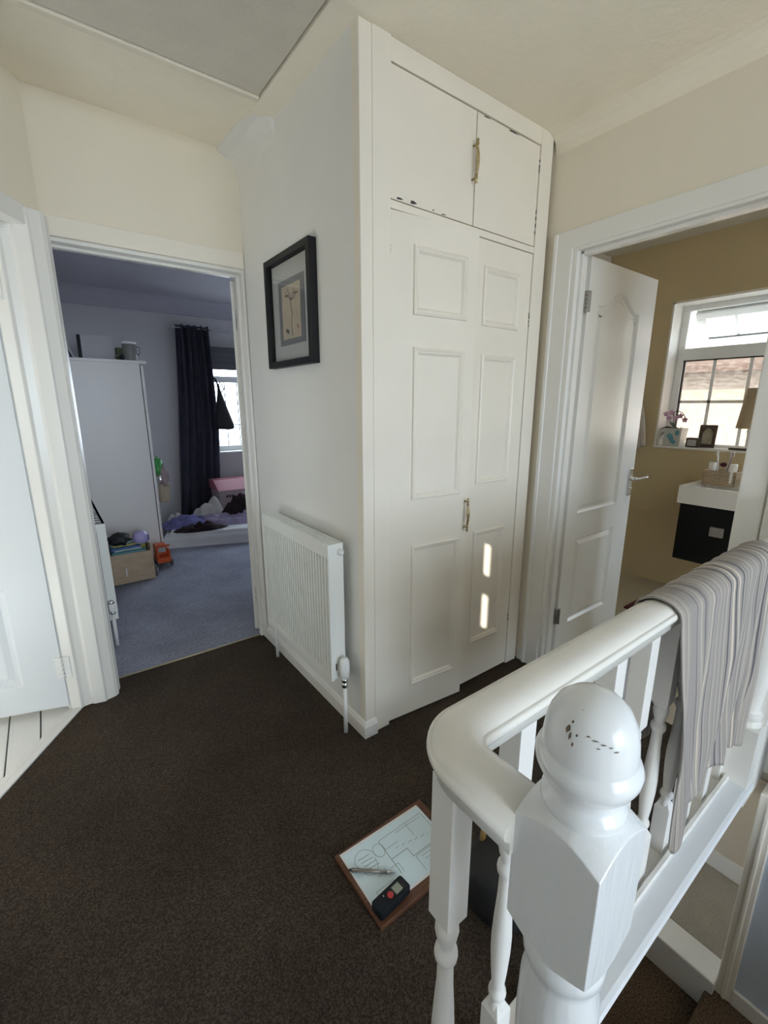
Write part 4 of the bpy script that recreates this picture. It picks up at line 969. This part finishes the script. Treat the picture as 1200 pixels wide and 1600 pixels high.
heap('black_coat', (1.62, 4.80, .20), (.20, .12, .15), 'fabric_dk', 8.2, 'black garment heaped in front of the pink toy chest', 'clothing', 10, .3)
heap('maroon_scarf', (1.66, 4.86, .30), (.09, .07, .09), 'maroon', 3.3, 'dark red garment on top of the black garment heap', 'clothing', 0, .3)
# toy chest
tc_ = thing('toy_chest', (1.75, 5.16, 0), 'pink lidded pale pink toy chest beneath the bedroom window', 'toy chest')
B(1.47, 5.06, 0, 2.10, 5.36, .40).build('body', 'pink_pale', tc_, .004)
MB().prism([(5.03, .40), (5.37, .40), (5.37, .50), (5.20, .50)], 1.455, 2.115, lambda u, v, x: (x, u, v)).build('lid', 'pink', tc_, .004)
for i, x in enumerate((1.545, 1.575, 1.605)): B(x, 5.057, .315, x + .022, 5.0605, .345).build('black_mark', 'ink', tc_)
# curtain and rod
ct = thing('curtain', (1.4, 5.42, 0), 'charcoal eyelet curtain drawn to the left of the bedroom window', 'curtain')
nu, nz = 120, 40; v = []
for j in range(nz + 1):
    t = j / nz; z = 2.175 - t * 2.08
    xl = 1.27 - .13 * t + .01 * math.sin(t * 5); xr = 1.605 + .03 * math.sin(t * 2.5) + (-.05 * max(0, t - .55) * 2.0)
    for i in range(nu + 1):
        s = i / nu; a = s * 2 * math.pi * 5
        v.append((xl + (xr - xl) * s + .012 * math.sin(2 * a) , 5.42 + (.040 * math.sin(a) * (1 - .25 * t) + .012 * math.sin(a * 2.3 + 4 * t)), z + .004 * math.cos(a) * (1 - t)))
f = [(j * (nu + 1) + i, j * (nu + 1) + i + 1, (j + 1) * (nu + 1) + i + 1, (j + 1) * (nu + 1) + i) for j in range(nz) for i in range(nu)]
o = MB().add(v, f, True).build('cloth', 'curtain', ct); so = o.modifiers.new('thickness', 'SOLIDIFY'); so.thickness = .004
rod = thing('curtain_rod', (2.2, 5.42, 2.145), 'grey metal curtain rod above the bedroom window', 'curtain rod')
MB().tube([(1.21, 5.42, 2.145), (3.2, 5.42, 2.145)], .009, 12).build('pole', 'chrome', rod)
MB().lathe([(.0, 0), (.016, .004), (.018, .016), (.009, .026)], (1.19, 5.42, 2.145), 14, Matrix.Rotation(R(90), 4, 'Y')).build('finial', 'chrome', rod)
MB().tube([(1.235, 5.42, 2.145), (1.235, 5.55, 2.145)], .007, 10).build('bracket', 'chrome', rod)
# blind
bd = thing('roman_blind', (2.3, 5.50, 1.70), 'grey fabric blind half lowered over the bedroom window', 'blind')
for i in range(4): B(1.60, 5.49 + .008 * (i % 2), 1.735 + i * .065, 3.0, 5.50 + .008 * (i % 2), 1.735 + (i + 1) * .065 + .008).build('fold', 'mount2', bd, .003)
B(1.58, 5.48, 1.985, 3.02, 5.545, 2.02).build('headrail', 'mount', bd, .003)
# bag hanging at the window
hbg = thing('hanging_tote_bag', (1.71, 5.40, 1.07), 'dark cloth bag hanging from the bedroom window handle', 'bag')
v = []; n = 16
for j in range(13):
    t = j / 12; z = 1.56 - t * .49; wx = .016 + .092 * max(0, min(1, (t - .12) * 1.2)) ** .9; wy = .012 + .03 * math.sin(math.pi * min(1, t * .9)); cx = 1.640 + .045 * t
    for k in range(n):
        a = 2 * math.pi * k / n; v.append((cx + wx * math.cos(a) * (1 + .08 * noise.noise((a, t * 3, 1))), 5.335 + wy * math.sin(a), z + .012 * math.cos(a * 3) * t))
f = [(j * n + k, j * n + (k + 1) % n, (j + 1) * n + (k + 1) % n, (j + 1) * n + k) for j in range(12) for k in range(n)] + [tuple(range(12 * n, 13 * n))]
MB().add(v, f, True).build('body', 'black', hbg)
MB().tube([(1.64, 5.335, 1.55), (1.62, 5.35, 1.62), (1.625, 5.50, 1.655), (1.63, 5.60, 1.66)], .010, 8).tube([(1.64, 5.335, 1.55), (1.665, 5.335, 1.59), (1.68, 5.335, 1.57), (1.70, 5.335, 1.51), (1.67, 5.335, 1.48)], .007, 8).build('strap', 'black', hbg)
# bags hung at the wardrobe end
hk = thing('hanging_carrier_bags', (.80, 4.6, .45), 'green and silver bags over a paper bag hung beside the wardrobe', 'bags')
blob((.785, 4.50, .78), (.040, .05, .085), 2.2, amp=.4).build('green_bag', 'green', hk)
blob((.815, 4.49, .70), (.045, .05, .10), 4.2, amp=.4).build('pink_bag', 'pinkgrey', hk)
blob((.790, 4.46, .685), (.028, .02, .03), 4.9, amp=.5).build('foil_bag', 'foil', hk)
MB().cbox((.810, 4.50, .545), (.085, .06, .17), .2, .08).build('paper_bag', 'tote', hk, .012)
MB().tube([(.785, 4.50, .86), (.755, 4.50, .93), (.722, 4.50, .95)], .004, 8).build('hook', 'steel', hk)

# ================================================================== BATHROOM
vn = thing('vanity_unit', (3.45, .85, .35), 'wall-hung black vanity cabinet with square handle under the window', 'vanity unit')
B(3.245, .40, .350, 3.668, 1.130, .725).build('cabinet', 'black_gloss', vn, .003)
B(3.236, .405, .353, 3.246, 1.127, .722).build('door', 'black_gloss', vn, .002)
B(3.222, .868, .545, 3.237, .942, .605).build('handle', 'steel', vn, .003)
bs_ = thing('wash_basin', (3.45, .85, .725), 'white rectangular ceramic basin sitting on the black vanity cabinet', 'basin')
k = MB(); k.fill(rect(3.225, .385, 3.668, 1.145), [rect(3.26, .425, 3.55, 1.105)], lambda u, v: (u, v, .838))
lo = [(3.225, .385), (3.668, .385), (3.668, 1.145), (3.225, 1.145)]
k.add([(a, b, .838) for a, b in lo] + [(a, b, .725) for a, b in lo], [(0, 1, 5, 4), (1, 2, 6, 5), (2, 3, 7, 6), (3, 0, 4, 7), (7, 6, 5, 4)])
r0 = rect(3.26, .425, 3.55, 1.105); r1 = rect(3.275, .445, 3.53, 1.085)
k.add([(a, b, .838) for a, b in r0] + [(a, b, .775) for a, b in r1], [(0, 1, 5, 4), (1, 2, 6, 5), (2, 3, 7, 6), (3, 0, 4, 7), (4, 5, 6, 7)])
k.build('bowl', 'ceramic', bs_)
tp = MB().tube([(3.60, .745, .838), (3.60, .745, .95), (3.57, .745, .965), (3.50, .745, .945)], .014, 12).build('tap', 'chrome', bs_)
bk_ = thing('toothbrush_basket', (3.52, .98, .838), 'pale woven basket of toothbrushes on the basin corner', 'basket')
k = MB(); ya, yb, xa, xb_ = .905, 1.085, 3.40, 3.54
for z in [(.840 + i * .0115) for i in range(8)]:
    k.box(xa, ya, z, xb_, ya + .008, z + .010); k.box(xa, yb - .008, z, xb_, yb, z + .010); k.box(xa, ya, z, xa + .008, yb, z + .010); k.box(xb_ - .008, ya, z, xb_, yb, z + .010)
k.box(xa + .002, ya + .002, .839, xb_ - .002, yb - .002, .846); k.build('weave', 'wicker', bk_, .002)
for n_, (y, x, m_) in enumerate(((1.045, 3.43, 'ceramic'), (.93, 3.42, 'ceramic'))): MB().lathe([(.019, .85), (.021, .86), (.021, .975), (.019, .98)], (x, y, 0), 18).build('cup', m_, bk_)
for y, x, dx, m_ in ((1.005, 3.42, .02, 'plastic'), (.975, 3.43, -.03, 'pinkgrey'), (.968, 3.44, -.012, 'plastic'), (.99, 3.45, -.04, 'plastic')):
    MB().tube([(x, y, .86), (x, y + dx * .6, .98), (x, y + dx, 1.045)], [.004, .004, .0035], 8).cbox((x - .004, y + dx, 1.04), (.010, .010, .025)).build('toothbrush', m_, bk_)
blob((3.42, .985, .972), (.012, .018, .014), 3.3, amp=.2).build('flannel', 'maroon', bk_)
# windowsill things
pt = thing('orchid_pot', (3.74, 1.43, 1.046), 'square cream pot with teal pattern holding a pink orchid', 'plant pot')
PTM = Matrix.Translation((3.735, 1.405, 1.046))
v = []; 
for z, s in ((0, .052), (.128, .062), (.128, .055), (.09, .052)): v += [(-s, -s, z), (s, -s, z), (s, s, z), (-s, s, z)]
f = [(i * 4 + k_, i * 4 + (k_ + 1) % 4, i * 4 + 4 + (k_ + 1) % 4, i * 4 + 4 + k_) for i in range(3) for k_ in range(4)] + [(3, 2, 1, 0), (12, 13, 14, 15)]
MB().add(v, f).xf(PTM).build('pot', 'pot', pt, .003)
def patch(pts, x=-.0600):
    return MB().prism([(a, b) for a, b in pts], 0, .0015, lambda u, v, w_: (3.735 - (.0525 + .0095 * v / .128) - .001 + w_ * 0 - w_, 1.405 + u, 1.046 + v))
patch([(.035, .075), (.015, .095), (-.005, .085), (-.015, .05), (-.035, .03), (-.02, .012), (.005, .025), (.02, .05)]).build('bird_pattern', 'teal', pt)
patch([(-.03, .075), (-.045, .085), (-.05, .105), (-.038, .118), (-.022, .11), (-.02, .09)]).build('flower_pattern', 'teal', pt)
stm = MB().tube([(3.735, 1.42, 1.15), (3.73, 1.425, 1.22), (3.725, 1.43, 1.28), (3.72, 1.41, 1.30), (3.715, 1.37, 1.285), (3.71, 1.345, 1.25)], .003, 8).build('stem', 'leaf', pt)
rnd = random.Random(4)
def flower(c, r_):
    mb = MB()
    for k_ in range(5):
        a = k_ * 2 * math.pi / 5 + .3; d1_ = Vector((-.35, math.cos(a), math.sin(a))).normalized(); sd = Vector((-1, 0, 0)).cross(d1_).normalized()
        c_ = Vector(c); mb.add([c_, c_ + d1_ * r_ * .5 + sd * r_ * .38, c_ + d1_ * r_ + Vector((.004, 0, 0)), c_ + d1_ * r_ * .5 - sd * r_ * .38, c_ + d1_ * r_ * .5 + Vector((-.006, 0, 0))], [(0, 1, 4), (1, 2, 4), (2, 3, 4), (3, 0, 4)])
    return mb
for c in ((3.715, 1.475, 1.275), (3.715, 1.452, 1.245), (3.71, 1.438, 1.285), (3.71, 1.405, 1.245), (3.705, 1.375, 1.262), (3.71, 1.345, 1.235)): flower(c, .024).build('flower', 'petal', pt)
def leaf_blade(p, q, wd, droop):
    p, q = Vector(p), Vector(q); mb = MB(); v = []; n = 8; side = (q - p).cross(Vector((0, 0, 1))).normalized()
    for i in range(n + 1):
        t = i / n; c = p.lerp(q, t) - Vector((0, 0, droop * t * t)); w_ = wd * math.sin(math.pi * (.08 + .92 * t) ** .8) * .5 + .001
        v += [c + side * w_ + Vector((0, 0, w_ * .3)), c, c - side * w_ + Vector((0, 0, w_ * .3))]
    f = [(i * 3 + k_, i * 3 + k_ + 1, i * 3 + k_ + 4, i * 3 + k_ + 3) for i in range(n) for k_ in range(2)]
    return mb.add(v, f, True)
for p, q, w_, dr in (((3.735, 1.42, 1.165), (3.69, 1.502, 1.205), .075, .05), ((3.735, 1.41, 1.165), (3.68, 1.488, 1.18), .075, .075), ((3.735, 1.40, 1.165), (3.70, 1.36, 1.20), .045, .03), ((3.735, 1.41, 1.165), (3.76, 1.47, 1.24), .04, .02)): leaf_blade(p, q, w_, dr).build('leaf', 'leaf', pt)
o = MB().lathe([(.018, 0), (.020, .004), (.021, .05), (.018, .052), (.017, .01), (.0, .01)], (3.695, 1.483, 1.046), 18, cap=False).build('white_cup', 'ceramic', None); tag(o, 'tiny white cup at the left end of the bathroom windowsill', 'cup')
cd = thing('candle_box', (3.70, 1.27, 1.046), 'small dark square candle box on the bathroom windowsill', 'candle')
B(3.685, 1.232, 1.046, 3.74, 1.312, 1.112).build('box', 'frame_brown', cd, .003); B(3.6835, 1.245, 1.056, 3.6855, 1.300, 1.098).build('label', 'mount', cd)
pf = thing('photo_frame', (3.75, 1.21, 1.046), 'dark brown photo frame with sepia arched picture on the windowsill', 'photo frame')
PF = Matrix.Translation((3.745, 1.205, 1.046)) @ Matrix.Rotation(R(6), 4, 'Z') @ Matrix.Rotation(R(9), 4, 'Y')
k = MB(); k.box(-.006, -.052, 0, .006, -.036, .158); k.box(-.006, .036, 0, .006, .052, .158); k.box(-.006, -.036, 0, .006, .036, .022); k.box(-.006, -.036, .138, .006, .036, .158)
k.xf(PF).build('frame', 'frame_brown', pf, .002)
B(0, -.037, .02, .003, .037, .14).xf(PF).build('backing', 'frame_brown', pf)
MB().prism([(-.030, .024), (.030, .024), (.030, .10), (.016, .128), (0, .136), (-.016, .128), (-.030, .10)], -.002, .0, lambda u, v, w_: (w_, u, v)).xf(PF).build('photograph', 'photo', pf)
MB().box(.004, -.01, 0, .04, .01, .004).xf(PF @ Matrix.Rotation(R(-20), 4, 'Y')).build('stand', 'frame_brown', pf)
tl_ = thing('table_lamp', (3.735, .985, 1.046), 'table lamp with tapered tan shade at the right of the bathroom sill', 'lamp')
MB().lathe([(.045, 0), (.047, .006), (.030, .014), (.012, .022), (.010, .10), (.016, .125), (.008, .145), (.006, .20)], (3.735, .965, 1.046), 20).build('base', 'ceramic', tl_)
MB().lathe([(.078, .142), (.052, .40), (.050, .40), (.076, .142)], (3.735, .965, 1.046), 32, cap=False).build('lamp_shade', 'shade', tl_)
o = B(3.665, .93, 1.046, 3.70, 1.045, 1.062).build('soap_dish', 'frame_brown', None, .003); tag(o, 'flat dark tray at the front edge of the sill below the lampshade', 'tray')
# towel on a hook by the door, mat on the floor
tw = thing('hanging_towel', (3.62, 1.62, 1.0), 'pale pink cream towel on a wall hook behind the bathroom door', 'towel')
v = []; nu, nz = 20, 16
for j in range(nz + 1):
    t = j / nz
    for i in range(nu + 1):
        s = i / nu; w_ = .025 + .085 * t ** .6; v.append((3.63 - .012 * math.sin(s * 19 + t) * (.3 + t) - .01, 1.655 + (s - .5) * 2 * w_, 1.36 - t * .34 + .02 * math.cos(s * 6) * t))
f = [(j * (nu + 1) + i, j * (nu + 1) + i + 1, (j + 1) * (nu + 1) + i + 1, (j + 1) * (nu + 1) + i) for j in range(nz) for i in range(nu)]
o = MB().add(v, f, True).build('cloth', 'towel', tw); so = o.modifiers.new('thickness', 'SOLIDIFY'); so.thickness = .012
MB().tube([(3.668, 1.655, 1.37), (3.63, 1.655, 1.365), (3.622, 1.655, 1.385)], .006, 8).build('hook', 'chrome', tw)
rm = thing('bath_mat', (3.2, 1.0, 0), 'dark red bath mat on the bathroom floor', 'mat')
B(2.98, .70, .0, 3.28, 1.28, .012).build('pile', 'redmat', rm, .005)
k = MB()
for i in range(24): k.box(3.28, .72 + i * .0235, .002, 3.295, .726 + i * .0235, .006)
k.build('fringe', 'redmat', rm); bpy.data.objects['fringe']['kind'] = 'stuff'
